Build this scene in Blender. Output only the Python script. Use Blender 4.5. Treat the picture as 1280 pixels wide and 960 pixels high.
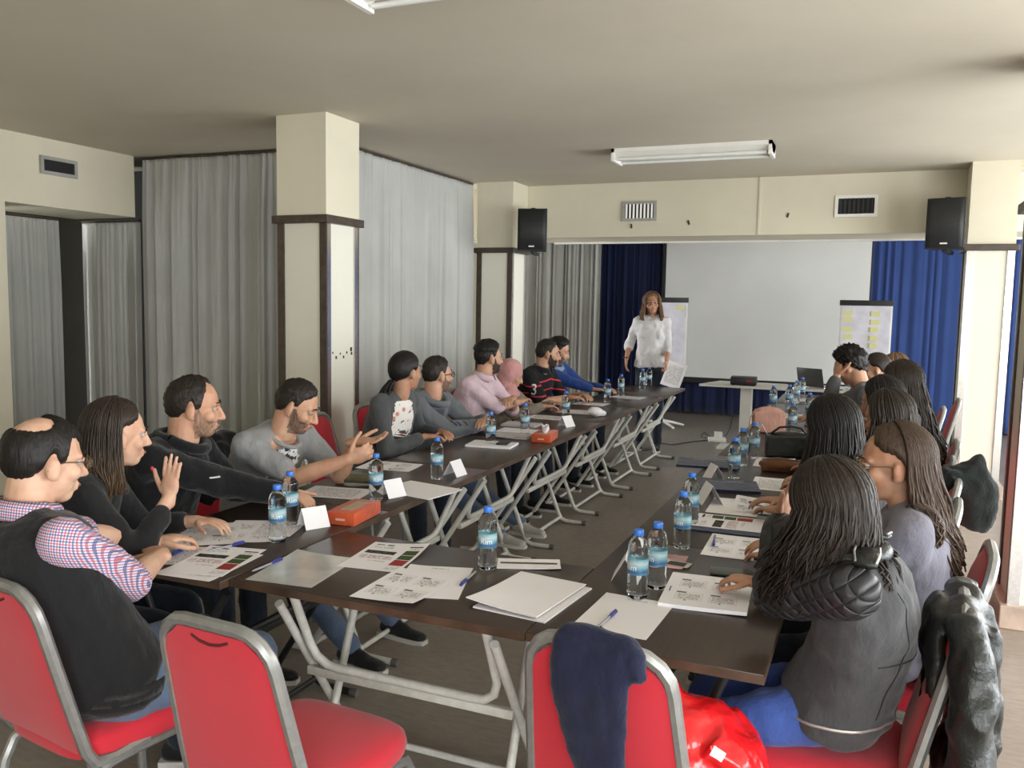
import bpy, bmesh, math, random
import numpy as np
from mathutils import Vector, Matrix, Euler
random.seed(7); np.random.seed(7)
for _o in list(bpy.data.objects): bpy.data.objects.remove(_o, do_unlink=True)
SC = bpy.context.scene
COL = SC.collection
# ------------------------------------------------------------------ camera
F_PX, YAW, PITCH, ROLL, CAM_H = 1056.2, -0.402966, 0.0963033, 0.0179778, 1.61
_cy, _sy, _cp, _sp = math.cos(YAW), math.sin(YAW), math.cos(PITCH), math.sin(PITCH)
_fwd = Vector((_sy*_cp, _cy*_cp, -_sp)); _rt = Vector((_cy, -_sy, 0)); _up = _rt.cross(_fwd)
_r2 = _rt*math.cos(ROLL) + _up*math.sin(ROLL); _u2 = _up*math.cos(ROLL) - _rt*math.sin(ROLL)
cam_data = bpy.data.cameras.new('camera'); cam = bpy.data.objects.new('camera', cam_data); COL.objects.link(cam)
cam.matrix_world = Matrix(((_r2.x,_u2.x,-_fwd.x,0),(_r2.y,_u2.y,-_fwd.y,0),(_r2.z,_u2.z,-_fwd.z,CAM_H),(0,0,0,1)))
cam_data.sensor_fit = 'HORIZONTAL'; cam_data.sensor_width = 36.0; cam_data.lens = F_PX/1280*36; cam_data.clip_start = 0.05
SC.camera = cam
def pix(u, v, z):            # photo pixel -> point on the horizontal plane z
    d = _r2*((u-640)/F_PX) + _u2*((480-v)/F_PX) + _fwd
    t = (z-CAM_H)/d.z
    return Vector((d.x*t, d.y*t, z))
def pixy(u, v, y):           # photo pixel -> point on the vertical plane y
    d = _r2*((u-640)/F_PX) + _u2*((480-v)/F_PX) + _fwd
    t = y/d.y
    return Vector((d.x*t, y, CAM_H+d.z*t))
# ------------------------------------------------------------------ view, world, daylight through the windows
SC.view_settings.view_transform = 'Standard'; SC.view_settings.look = 'None'
SC.view_settings.exposure = 0.0; SC.view_settings.gamma = 1.0; SC.view_settings.use_curve_mapping = False
world = bpy.data.worlds.new('overcast_sky'); SC.world = world; world.use_nodes = True
_bg = world.node_tree.nodes['Background']; _bg.inputs[0].default_value = (0.93, 0.97, 1.0, 1); _bg.inputs[1].default_value = 13.0
RIGHT_X = 3.7
WINDOWS = [(-2.2, -0.4), (0.2, 2.6), (3.2, 5.6), (6.0, 8.2), (9.2, 11.6)]
WZ0, WZ1 = 0.25, 2.5
BACK_WINDOWS = [(0.3,2.8)]; BACK_Y = -2.6
def portal(name, loc, rot, sx, sy):
    l = bpy.data.lights.new(name, 'AREA'); l.shape = 'RECTANGLE'; l.size = sx; l.size_y = sy; l.cycles.is_portal = True
    o = bpy.data.objects.new(name, l); COL.objects.link(o); o.location = loc; o.rotation_euler = rot
for y0, y1 in WINDOWS:
    portal('window_portal', (RIGHT_X+0.15, (y0+y1)/2, (WZ0+WZ1)/2), (0, math.radians(90), 0), WZ1-WZ0, y1-y0)
for x0, x1 in BACK_WINDOWS:
    portal('window_portal', ((x0+x1)/2, BACK_Y-0.06, 1.45), (math.radians(90), 0, 0), x1-x0, 1.9)
# ------------------------------------------------------------------ mesh collector
class MB:
    def __init__(s): s.v = []; s.f = []; s.m = []; s.cur = 0; s.uv = None
    def add(s, vs, fs):
        b = len(s.v); s.v.extend([tuple(p) for p in vs]); s.f.extend([tuple(i+b for i in f) for f in fs]); s.m.extend([s.cur]*len(fs)); return s
    def box(s, lo, hi, bev=0.0, rot=None, org=None):
        x0,y0,z0 = lo; x1,y1,z1 = hi
        if bev <= 0:
            vs = [(x0,y0,z0),(x1,y0,z0),(x1,y1,z0),(x0,y1,z0),(x0,y0,z1),(x1,y0,z1),(x1,y1,z1),(x0,y1,z1)]
            fs = [(0,3,2,1),(4,5,6,7),(0,1,5,4),(1,2,6,5),(2,3,7,6),(3,0,4,7)]
        else:
            bm = bmesh.new(); bmesh.ops.create_cube(bm, size=1)
            for w in bm.verts: w.co = Vector(((x0+x1)/2+w.co.x*(x1-x0), (y0+y1)/2+w.co.y*(y1-y0), (z0+z1)/2+w.co.z*(z1-z0)))
            bmesh.ops.bevel(bm, geom=bm.edges[:], offset=bev, segments=2, affect='EDGES', profile=0.5)
            bm.verts.index_update(); vs = [tuple(w.co) for w in bm.verts]; fs = [tuple(w.index for w in f.verts) for f in bm.faces]; bm.free()
        if rot is not None:
            o = Vector(org) if org else Vector(((x0+x1)/2,(y0+y1)/2,(z0+z1)/2)); R = Euler(rot).to_matrix()
            vs = [tuple(R@(Vector(p)-o)+o) for p in vs]
        return s.add(vs, fs)
    def tube(s, path, r, n=10, cap=True, flat=None, up=None):
        # r: number or list; flat=(a,b): elliptical/rounded-rect scale of the section
        P = [Vector(p) for p in path]; k = len(P); rs = r if hasattr(r,'__len__') else [r]*k
        vs = []; T0 = None; N = None
        for i,p in enumerate(P):
            t = (P[min(i+1,k-1)]-P[max(i-1,0)])
            if t.length < 1e-9: t = Vector((0,0,1))
            t.normalize()
            if N is None:
                a = Vector(up) if up else (Vector((0,0,1)) if abs(t.z) < 0.9 else Vector((1,0,0)))
                N = (a - t*a.dot(t)).normalized()
            else:
                N = N - t*N.dot(t)
                N = N.normalized() if N.length > 1e-6 else Vector((1,0,0))
            B = t.cross(N)
            fa, fb = flat if flat else (1,1)
            for j in range(n):
                c, d = math.cos(2*math.pi*(j+.5)/n), math.sin(2*math.pi*(j+.5)/n)
                vs.append(p + (N*(c*fa)+B*(d*fb))*rs[i])
        fs = [(i*n+j, i*n+(j+1)%n, (i+1)*n+(j+1)%n, (i+1)*n+j) for i in range(k-1) for j in range(n)]
        if cap: fs += [tuple(reversed(range(n))), tuple((k-1)*n+j for j in range(n))]
        return s.add(vs, fs)
    def ell(s, c, rad, R=None, nu=14, nv=9):
        c = Vector(c); vs = [Vector((0,0,-rad[2]))]
        for i in range(1,nv):
            th = math.pi*i/nv - math.pi/2
            for j in range(nu):
                ph = 2*math.pi*j/nu
                vs.append(Vector((rad[0]*math.cos(th)*math.cos(ph), rad[1]*math.cos(th)*math.sin(ph), rad[2]*math.sin(th))))
        vs.append(Vector((0,0,rad[2])))
        if R is not None: vs = [R@v for v in vs]
        vs = [v+c for v in vs]; fs = []
        for j in range(nu): fs.append((0, 1+(j+1)%nu, 1+j))
        for i in range(nv-2):
            for j in range(nu):
                a = 1+i*nu+j; b = 1+i*nu+(j+1)%nu; fs.append((a,b,b+nu,a+nu))
        L = len(vs)-1; b0 = 1+(nv-2)*nu
        for j in range(nu): fs.append((b0+j, b0+(j+1)%nu, L))
        return s.add(vs, fs)
    def cap(s, p0, r0, p1, r1, n=12, flat=None, up=None):
        # tapered capsule with rounded ends
        p0 = Vector(p0); p1 = Vector(p1); d = p1-p0
        if d.length < 1e-6: return s.ell(p0, (r0,r0,r0))
        u = d.normalized(); path = []; rr = []
        for a in (85,60,30): path.append(p0-u*r0*math.sin(math.radians(a))); rr.append(r0*math.cos(math.radians(a)))
        path.append(p0); rr.append(r0); path.append(p1); rr.append(r1)
        for a in (30,60,85): path.append(p1+u*r1*math.sin(math.radians(a))); rr.append(r1*math.cos(math.radians(a)))
        return s.tube(path, rr, n, True, flat, up)
    def lathe(s, prof, n=16, c=(0,0,0)):
        vs = []; k = len(prof)
        for r,z in prof:
            for j in range(n): vs.append((c[0]+r*math.cos(2*math.pi*j/n), c[1]+r*math.sin(2*math.pi*j/n), c[2]+z))
        fs = [(i*n+j, i*n+(j+1)%n, (i+1)*n+(j+1)%n, (i+1)*n+j) for i in range(k-1) for j in range(n)]
        if prof[0][0] > 1e-5: fs.append(tuple(reversed(range(n))))
        if prof[-1][0] > 1e-5: fs.append(tuple((k-1)*n+j for j in range(n)))
        return s.add(vs, fs)
    def prism(s, poly, z0, z1):
        n = len(poly); vs = [(x,y,z0) for x,y in poly]+[(x,y,z1) for x,y in poly]
        fs = [tuple(reversed(range(n))), tuple(range(n,2*n))]+[(i,(i+1)%n,n+(i+1)%n,n+i) for i in range(n)]
        return s.add(vs, fs)
    def xf(s, M, start=0):
        s.v[start:] = [tuple(M@Vector(p)) for p in s.v[start:]]; return s
def link(name, me, mats=None, parent=None, loc=None, rot=None):
    o = bpy.data.objects.new(name, me); COL.objects.link(o)
    if mats is not None and not me.materials:
        for m in (mats if isinstance(mats, (list,tuple)) else [mats]): me.materials.append(m)
    if parent is not None: o.parent = parent
    if loc is not None: o.location = loc
    if rot is not None: o.rotation_euler = rot
    return o
def mesh(name, mb, smooth=True, ang=40):
    me = bpy.data.meshes.new(name); me.from_pydata(mb.v, [], mb.f)
    if any(mb.m): me.polygons.foreach_set('material_index', mb.m)
    if smooth:
        me.polygons.foreach_set('use_smooth', [True]*len(me.polygons))
        me.set_sharp_from_angle(angle=math.radians(ang))
    me.update(); return me
def obj(name, mb, mat, parent=None, loc=None, rot=None, smooth=True, ang=40):
    return link(name, mesh(name, mb, smooth, ang), mat, parent, loc, rot)
def tag(o, label, cat, group=None):
    o['label'] = label; o['category'] = cat
    if group: o['group'] = group
    return o
def thing(name, label, cat, loc=(0,0,0), rz=0, group=None):
    o = bpy.data.objects.new(name, None); COL.objects.link(o); o.empty_display_size = 0.1
    o.location = loc; o.rotation_euler = (0,0,rz); return tag(o, label, cat, group)
def struct(name, mb, mat, parent=None, smooth=False, loc=None):
    o = obj(name, mb, mat, parent, loc, smooth=smooth)
    if parent is None: o['kind'] = 'structure'
    return o
def copy_tree(o, parent=None):
    c = o.copy(); COL.objects.link(c); c.parent = parent
    for ch in list(o.children): copy_tree(ch, c)
    return c
# ------------------------------------------------------------------ materials
def srgb(r,g,b):
    f = lambda c: ((c/255)/12.92 if c/255 <= 0.04045 else (((c/255)+0.055)/1.055)**2.4)
    return (f(r),f(g),f(b),1)
MATS = {}
class NT:
    def __init__(s, name):
        s.mat = bpy.data.materials.new(name); s.mat.use_nodes = True; s.nt = s.mat.node_tree; s.b = s.nt.nodes['Principled BSDF']
    def n(s, t, **kw):
        x = s.nt.nodes.new(t)
        for k,v in kw.items(): setattr(x, k, v)
        return x
    def l(s, a, b): s.nt.links.new(a, b)
    def coord(s, which='Object', scale=(1,1,1), rot=(0,0,0), loc=(0,0,0)):
        t = s.n('ShaderNodeTexCoord'); m = s.n('ShaderNodeMapping'); m.inputs['Scale'].default_value = scale; m.inputs['Rotation'].default_value = rot; m.inputs['Location'].default_value = loc
        s.l(t.outputs[which], m.inputs['Vector']); return m.outputs['Vector']
    def noise(s, vec, scale, detail=3, rough=0.55):
        x = s.n('ShaderNodeTexNoise'); x.inputs['Scale'].default_value = scale; x.inputs['Detail'].default_value = detail; x.inputs['Roughness'].default_value = rough
        s.l(vec, x.inputs['Vector']); return x.outputs['Fac']
    def ramp(s, fac, stops, interp='LINEAR'):
        x = s.n('ShaderNodeValToRGB'); x.color_ramp.interpolation = interp; e = x.color_ramp.elements
        while len(e) < len(stops): e.new(0.5)
        for q,(p,c) in zip(e, stops): q.position = p; q.color = c
        s.l(fac, x.inputs['Fac']); return x.outputs['Color']
    def mix(s, fac, a, b, mode='MIX'):
        x = s.n('ShaderNodeMix', data_type='RGBA', blend_type=mode)
        if hasattr(fac,'default_value'): s.l(fac, x.inputs[0])
        else: x.inputs[0].default_value = fac
        for i,c in ((6,a),(7,b)):
            if hasattr(c,'default_value'): s.l(c, x.inputs[i])
            else: x.inputs[i].default_value = c
        return x.outputs[2]
    def math(s, op, a, b=0.0, c=None):
        x = s.n('ShaderNodeMath', operation=op)
        for i,q in ((0,a),(1,b),(2,c)):
            if q is None: continue
            if hasattr(q,'default_value'): s.l(q, x.inputs[i])
            else: x.inputs[i].default_value = q
        return x.outputs[0]
    def bump(s, h, strength=0.3, dist=0.01):
        x = s.n('ShaderNodeBump'); x.inputs['Strength'].default_value = strength; x.inputs['Distance'].default_value = dist
        s.l(h, x.inputs['Height']); s.l(x.outputs['Normal'], s.b.inputs['Normal'])
    def set(s, col=None, rough=None, metal=None, spec=None, sheen=None, trans=None, ior=None):
        if col is not None:
            if hasattr(col,'default_value'): s.l(col, s.b.inputs['Base Color'])
            else: s.b.inputs['Base Color'].default_value = col
        for k,v in (('Roughness',rough),('Metallic',metal),('Specular IOR Level',spec),('Sheen Weight',sheen),('Transmission Weight',trans),('IOR',ior)):
            if v is not None:
                if hasattr(v,'default_value'): s.l(v, s.b.inputs[k])
                else: s.b.inputs[k].default_value = v
        return s
def mat(name, col, rough=0.6, var=0.08, nscale=6.0, bump=0.0, bscale=40.0, metal=0.0, spec=0.5, sheen=None):
    if name in MATS: return MATS[name]
    t = NT(name); v = t.coord()
    if var > 0:
        f = t.noise(v, nscale); d = tuple(c*(1-var*2) for c in col[:3])+(1,); e = tuple(min(1,c*(1+var*1.4)) for c in col[:3])+(1,)
        t.set(t.ramp(f, [(0.3,d),(0.7,e)]))
    else: t.set(col)
    t.set(rough=rough, metal=metal, spec=spec, sheen=sheen)
    if bump > 0: t.bump(t.noise(v, bscale, 4), bump, 0.01)
    MATS[name] = t.mat; return t.mat
# ------------------------------------------------------------------ room materials
def wall_mat(name, col, stain=0.12):
    t = NT(name); v = t.coord()
    a = t.noise(v, 0.8, 4); b = t.noise(v, 14, 5)
    c = t.ramp(a, [(0.3, tuple(x*(1-stain) for x in col[:3])+(1,)), (0.65, col)])
    c = t.mix(t.math('MULTIPLY', b, 0.10), c, tuple(x*0.6 for x in col[:3])+(1,))
    t.set(c, rough=0.75, spec=0.3); t.bump(b, 0.08, 0.01); return t.mat
M_WALL = wall_mat('cream_paint', (0.72,0.665,0.52,1))
M_CEIL = wall_mat('ceiling_paint', (0.64,0.585,0.475,1), 0.10)
M_PANEL = wall_mat('column_panel_paint', (0.76,0.735,0.63,1), 0.06)
M_BROWN = mat('brown_wood_trim', (0.060,0.042,0.030,1), 0.35, 0.2, 20)
M_STEEL = mat('brushed_steel_strip', (0.62,0.60,0.58,1), 0.22, 0.05, 60, metal=1.0)
M_PLINTH = mat('pinkish_stone_skirting', (0.50,0.39,0.31,1), 0.35, 0.12, 8)
def floor_mat(name, c0, c1, c2):
    t = NT(name); v = t.coord(scale=(1,1,1)); w = t.coord(scale=(1.6,5.0,1))
    a = t.noise(v, 1.1, 5, 0.6); b = t.noise(w, 9, 6, 0.65)
    c = t.ramp(a, [(0.3,c0),(0.7,c1)]); c = t.mix(t.ramp(b, [(0.42,(0,0,0,1)),(0.72,(0.55,0.55,0.55,1))]), c, c2)
    t.set(c, rough=t.ramp(b, [(0.3,(0.30,)*3+(1,)),(0.8,(0.48,)*3+(1,))]), spec=0.45); t.bump(b, 0.04, 0.01); return t.mat
M_FLOOR = floor_mat('worn_beige_vinyl_floor', (0.245,0.208,0.170,1), (0.330,0.285,0.240,1), (0.185,0.156,0.128,1))
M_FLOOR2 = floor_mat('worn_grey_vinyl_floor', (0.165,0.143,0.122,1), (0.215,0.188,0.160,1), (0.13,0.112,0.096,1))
M_WHITE = mat('white_enamel', (0.80,0.78,0.73,1), 0.35, 0.03)
M_FRAME = mat('window_frame_aluminium', (0.6,0.6,0.58,1), 0.4, 0.03, metal=0.6)
M_DARKVOID = mat('near_black_alcove', (0.012,0.012,0.011,1), 0.9, 0.0)  # near-black colour for the alcove walls behind the curtain gap
CEIL = 2.86; BACKY = -2.6; LEFTX = -6.22; STAGEY = 12.75
# floor and ceiling
struct('floor', MB().box((-8.2,BACKY-0.1,-0.1),(RIGHT_X+0.2,8.28,0)), M_FLOOR)
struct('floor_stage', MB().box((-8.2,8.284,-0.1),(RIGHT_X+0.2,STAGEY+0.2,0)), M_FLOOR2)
struct('ceiling', MB().box((-8.2,BACKY-0.1,CEIL),(RIGHT_X+0.2,STAGEY+0.2,CEIL+0.12)), M_CEIL)
# walls
mb = MB(); xs = [-8.2]+[q for w in BACK_WINDOWS for q in w]+[RIGHT_X+0.2]
for i in range(0,len(xs),2): mb.box((xs[i],BACKY-0.12,0),(xs[i+1],BACKY,CEIL))
for x0,x1 in BACK_WINDOWS: mb.box((x0,BACKY-0.12,0),(x1,BACKY,0.5)); mb.box((x0,BACKY-0.12,2.4),(x1,BACKY,CEIL))
struct('wall_back', mb, M_WALL)
for i,(x0,x1) in enumerate(BACK_WINDOWS):
    m = MB(); e = 0.05; y0, y1 = BACKY-0.10, BACKY-0.06
    m.box((x0,y0,0.5),(x1,y1,0.55)); m.box((x0,y0,2.35),(x1,y1,2.4)); m.box((x0,y0,0.55),(x0+e,y1,2.35)); m.box((x1-e,y0,0.55),(x1,y1,2.35)); m.box(((x0+x1)/2-0.025,y0,0.55),((x0+x1)/2+0.025,y1,2.35))
    struct('window_%d' % (i+6), m, M_FRAME)
mb = MB(); ys = [BACKY] + [q for w in WINDOWS for q in w] + [STAGEY]
for i in range(0, len(ys), 2): mb.box((RIGHT_X,ys[i],0),(RIGHT_X+0.2,ys[i+1],CEIL))
for y0,y1 in WINDOWS: mb.box((RIGHT_X,y0,0),(RIGHT_X+0.2,y1,WZ0)); mb.box((RIGHT_X,y0,WZ1),(RIGHT_X+0.2,y1,CEIL))
struct('wall_right', mb, M_WALL)
for i,(y0,y1) in enumerate(WINDOWS):
    m = MB(); e = 0.05; x0, x1 = RIGHT_X+0.06, RIGHT_X+0.11
    m.box((x0,y0,WZ0),(x1,y1,WZ0+e)); m.box((x0,y0,WZ1-e),(x1,y1,WZ1)); m.box((x0,y0,WZ0+e),(x1,y0+e,WZ1-e)); m.box((x0,y1-e,WZ0+e),(x1,y1,WZ1-e)); ym = (y0+y1)/2
    m.box((x0,ym-e/2,WZ0+e),(x1,ym+e/2,WZ1-e))
    struct('window_%d' % (i+1), m, M_FRAME)
struct('wall_stage', MB().box((-8.2,STAGEY,0),(RIGHT_X+0.2,STAGEY+0.12,CEIL)), M_WALL)
# left: solid wall up to the alcove, deep beam above the alcove
struct('wall_left', MB().box((LEFTX-0.75,BACKY,0),(LEFTX,4.545,CEIL)), M_WALL)
struct('wall_left_beam', MB().box((LEFTX-0.75,4.545,2.316),(LEFTX,5.80,CEIL)), M_WALL)
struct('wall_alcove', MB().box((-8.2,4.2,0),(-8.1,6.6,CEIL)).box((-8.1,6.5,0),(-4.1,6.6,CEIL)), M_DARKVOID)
struct('wall_curtain_side', MB().box((-4.2,6.6,0),(-4.08,8.25,CEIL)), M_WALL)
struct('wall_stage_left', MB().box((-6.0,9.4,0),(-5.88,STAGEY,CEIL)), M_WALL)
# far beam over the stage opening
struct('wall_far_beam', MB().box((-5.9,8.61,2.308),(0.69,9.36,CEIL)).box((0.69,8.61,2.308),(RIGHT_X,9.36,CEIL)), M_WALL)
struct('trim_1', MB().box((-1.098,8.598,2.312),(-1.076,8.61,CEIL-0.002)), M_WALL)
struct('trim_2', MB().box((-3.46,9.30,2.29),(RIGHT_X,9.352,2.308)), M_WHITE)
mb = MB()
for p in ((-2.36,8.6,2.415),(-1.77,8.6,2.44),(-0.82,8.6,2.49)): mb.box((p[0]-0.008,8.599,p[2]-0.022),(p[0]+0.008,8.610,p[2]+0.022),rot=(0,random.uniform(-.5,.7),0))
o = struct('trim_3', mb, M_BROWN)
def column(x0,x1,y0,y1, bright=False, capz=2.15):
    root = struct('column', MB().box((x0,y0,capz+0.03),(x1,y1,CEIL)), M_WALL)
    struct('shaft', MB().box((x0+0.012,y0+0.012,0.0),(x1-0.012,y1-0.012,capz)), M_PANEL, root)
    cp = MB(); e = 0.028; cp.box((x0-e,y0-e,capz-0.025),(x1+e,y1+e,capz+0.03),0.006); struct('capital_trim', cp, M_BROWN, root)
    w = 0.055
    for (cx,cy,sx,sy) in ((x0,y0,1,1),(x1,y0,-1,1),(x1,y1,-1,-1),(x0,y1,1,-1)):
        a = MB(); a.box((min(cx,cx+sx*w),min(cy,cy+sy*0.014),0.12),(max(cx,cx+sx*w),max(cy,cy+sy*0.014),capz-0.025))
        b = MB(); b.box((min(cx,cx+sx*0.014),min(cy+sy*0.014,cy+sy*w),0.12),(max(cx,cx+sx*0.014),max(cy+sy*0.014,cy+sy*w),capz-0.025))
        struct('corner_strip', a, M_STEEL if bright else M_BROWN, root)
        struct('corner_strip', b, M_BROWN if (bright and sx > 0) else M_STEEL, root)
    e = 0.035; struct('plinth', MB().box((x0-e,y0-e,0),(x1+e,y1+e,0.12),0.006), M_PLINTH, root)
    return root
_c = column(-3.865,-3.455,4.84,5.24); M_CHIP = mat('dark_chipped_spot',(0.03,0.025,0.02,1),0.8,0.0)
for y_,z_,w_ in ((4.93,1.235,0.006),(4.97,1.20,0.009),(5.02,1.225,0.006),(5.06,1.20,0.008),(5.10,1.23,0.007),(5.155,1.25,0.012),(5.16,1.22,0.009)): struct('paint_chip', MB().box((-3.468,y_-w_,z_-w_),(-3.4655,y_+w_,z_+w_*1.4)), M_CHIP, _c)
column(-3.93,-3.52,8.2,8.605)
column(0.69,1.05,8.2,8.605,True,2.14)
column(0.70,1.11,4.86,5.26,True)
# ------------------------------------------------------------------ curtains
def cloth_mat(name, col, rough=0.9, fine=900, sheen=0.2):
    t = NT(name); v = t.coord(); a = t.noise(v, 2.0, 3)
    t.set(t.ramp(a, [(0.3,tuple(x*0.88 for x in col[:3])+(1,)),(0.7,col)]), rough=rough, spec=0.15, sheen=sheen)
    t.bump(t.noise(v, fine, 2), 0.08, 0.002); return t.mat
M_GREYC = cloth_mat('grey_curtain_cloth', (0.47,0.47,0.44,1))
M_BLUEC = cloth_mat('royal_blue_curtain_cloth', (0.030,0.058,0.185,1)); M_BLUEC_SHADED = cloth_mat('shaded_blue_curtain_cloth', (0.010,0.015,0.050,1))  # second, darker blue: shade on the left of the stage put into the colour
def curtain(name, label, p0, p1, z0, z1, m, per=0.115, amp=0.035, gather=0.09, seed=1, group=None):
    rng = np.random.RandomState(seed); p0 = np.array(p0,float); p1 = np.array(p1,float); L = np.linalg.norm(p1-p0); u = (p1-p0)/L; nrm = np.array([-u[1],u[0]])
    n = int(L/0.012)+2; rows = [z1, z1-0.03, z1-0.07, z1-0.12, z1-0.25, z1-0.5, z1-0.9, (z0+z1)/2-0.2, z0+0.5, z0+0.2, z0]
    s = np.linspace(0,L,n); warp = np.zeros(n); am = np.zeros(n)
    for k in range(1,7): warp += rng.uniform(-1,1)*np.sin(2*np.pi*s/L*k*1.3+rng.uniform(0,6))*0.05
    for k in range(1,12): am += rng.uniform(-1,1)*np.sin(2*np.pi*s/L*k*1.7+rng.uniform(0,6))
    am = 1+0.28*am/2
    ph = 2*np.pi*(s+warp)/per; pg = 2*np.pi*s/0.035
    V = []
    for i,z in enumerate(rows):
        k = min(1,max(0,(z1-z)/0.6)); low = (z1-z)/(z1-z0)
        d = amp*am*(0.35+0.65*k)*(np.sin(ph+0.5*np.sin(ph*0.5)+0.25*low*np.sin(3*s))+0.3*np.sin(2.1*ph+1)) + 0.006*(1-k)*np.sin(pg) + 0.02*low*np.sin(s*2+seed)
        for j in range(n): V.append((p0[0]+u[0]*s[j]+nrm[0]*d[j], p0[1]+u[1]*s[j]+nrm[1]*d[j], z))
    Fs = [(i*n+j, i*n+j+1, (i+1)*n+j+1, (i+1)*n+j) for i in range(len(rows)-1) for j in range(n-1)]
    root = thing(name, label, 'curtain', (0,0,0), 0, group)
    mb = MB(); mb.add(V,Fs); o = obj('drape', mb, m, root, ang=180)
    md = o.modifiers.new('thick','SOLIDIFY'); md.thickness = 0.003
    h = MB(); zz = z1+0.012
    a = (p0[0],p0[1],zz); b = (p1[0],p1[1],zz); h.tube([a,b],0.012,8); obj('curtain_rail', h, M_BROWN, root)
    return root
curtain('curtain', 'tall grey pleated curtain on the short wall left of the near column', (-6.18,5.86),(-4.02,5.90),0.02,CEIL-0.03,M_GREYC,0.15,0.035,seed=3)
curtain('curtain', 'tall grey pleated curtain running from the near column towards the stage', (-3.98,5.95),(-3.97,8.16),0.02,CEIL-0.03,M_GREYC,0.10,0.028,seed=5)
curtain('curtain', 'shorter light grey curtain under the left beam beside the dark gap', (-7.05,5.93),(-6.30,5.93),0.02,2.29,M_GREYC,0.10,0.026,seed=9)
curtain('curtain', 'dim grey curtain under the left beam next to the cream wall', (-7.04,4.66),(-7.04,5.66),0.02,2.29,M_GREYC,0.13,0.03,seed=11)
curtain('stage_curtain', 'grey curtain at the back of the stage beside the blue one', (-5.5,12.30),(-3.86,12.42),0.02,CEIL-0.03,M_GREYC,0.14,0.035,seed=13)
curtain('stage_curtain', 'blue stage curtain with shade in its colour left of the projection screen', (-3.9,12.60),(-2.96,12.60),0.02,CEIL-0.03,M_BLUEC_SHADED,0.13,0.018,seed=15)
curtain('stage_curtain', 'blue stage curtain hanging below and behind the projection screen', (-2.94,12.62),(-0.12,12.62),0.02,CEIL-0.03,M_BLUEC_SHADED,0.16,0.014,seed=17)
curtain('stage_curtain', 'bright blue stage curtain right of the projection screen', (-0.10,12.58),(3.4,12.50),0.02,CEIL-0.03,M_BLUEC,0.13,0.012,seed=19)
# projection screen
sc = thing('projection_screen', 'large white projection screen hanging on the blue stage curtain', 'screen', (0,0,0))
M_SCREEN = mat('matte_white_screen', (0.62,0.62,0.60,1), 0.9, 0.02, 1.5, spec=0.1)
M_BLACK = mat('black_plastic', (0.014,0.014,0.015,1), 0.45, 0.1)
obj('screen_sheet', MB().box((-2.88,12.500,0.56),(-0.085,12.506,2.74)), M_SCREEN, sc)
obj('black_border', MB().box((-2.93,12.502,0.50),(-0.06,12.507,0.56)).box((-2.93,12.502,0.56),(-2.88,12.507,2.74)).box((-0.085,12.502,0.56),(-0.06,12.507,2.74)), M_BLACK, sc)
obj('bottom_bar', MB().tube([(-2.95,12.504,0.49),(-0.05,12.504,0.49)],0.022,10), M_BLACK, sc)
obj('housing', MB().box((-2.98,12.44,2.74),(0.02,12.53,2.83),0.01), M_WHITE, sc)
# ------------------------------------------------------------------ air vents, lights, loudspeakers
M_VENT = mat('grey_vent_enamel', (0.36,0.35,0.32,1), 0.5, 0.1)
M_VENTD = mat('dark_vent_inside', (0.02,0.02,0.02,1), 0.8, 0.0)
def vent(label, w, h, M, fm, vertical, slatm):
    r = thing('air_vent', label, 'air vent', (0,0,0), 0, None); r.matrix_world = M
    f = 0.028; m = MB(); m.box((-w/2,-0.018,-h/2),(w/2,0.0,-h/2+f)).box((-w/2,-0.018,h/2-f),(w/2,0.0,h/2)).box((-w/2,-0.018,-h/2+f),(-w/2+f,0.0,h/2-f)).box((w/2-f,-0.018,-h/2+f),(w/2,0.0,h/2-f))
    obj('frame', m, fm, r); obj('recess', MB().box((-w/2+f,-0.003,-h/2+f),(w/2-f,0,h/2-f)), M_VENTD, r)
    if vertical:
        n = 8
        for i in range(n):
            x = -w/2+f+(w-2*f)*(i+.5)/n; obj('slat', MB().box((x-0.012,-0.014,-h/2+f),(x+0.008,-0.010,h/2-f),rot=(0,0,0.5)), slatm, r)
    else:
        n = 5
        for i in range(n):
            z = -h/2+f+(h-2*f)*(i+.5)/n; obj('slat', MB().box((-w/2+f,-0.014,z-0.007),(w/2-f,-0.011,z+0.005),rot=(0.5,0,0)), slatm, r)
    return r
T = Matrix.Translation
vent('grey air vent with pale upright slats above the stage opening', 0.36,0.20, T((-2.28,8.608,2.565)), M_VENT, True, M_WHITE)
vent('white-framed air vent with dark grille beside the loudspeaker column', 0.37,0.20, T((-0.215,8.608,2.56)), M_WHITE, True, M_VENTD)
vent('small dark grey air vent on the left beam', 0.34,0.145, T((-6.215,5.02,2.645))@Matrix.Rotation(math.radians(90),4,'Z'), M_VENT, False, M_VENTD)
M_TUBE = mat('unlit_fluorescent_tube', (0.78,0.78,0.74,1), 0.3, 0.0)
def fixture(label, x0, x1, y0, y1):
    r = thing('ceiling_light', label, 'light', ((x0+x1)/2,(y0+y1)/2,CEIL)); w = x1-x0; d = y1-y0
    m = MB(); m.prism([(-d/2,0),(-d/2,-0.03),(-d*0.25,-0.075),(d*0.25,-0.075),(d/2,-0.03),(d/2,0)], -w/2, w/2)
    m.xf(Matrix(((0,0,1,0),(1,0,0,0),(0,1,0,0),(0,0,0,1)))); obj('housing', m, M_WHITE, r, smooth=False)
    for s in (-1,1):
        obj('tube', MB().tube([(-w/2+0.04,s*d*0.37,-0.082),(w/2-0.04,s*d*0.37,-0.082)],0.013,10), M_TUBE, r)
    for s in (-1,1): obj('end_cap', MB().box((s*(w/2-0.012)-0.012,-d/2,-0.10),(s*(w/2-0.012)+0.012,d/2,0)), M_WHITE, r)
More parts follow.
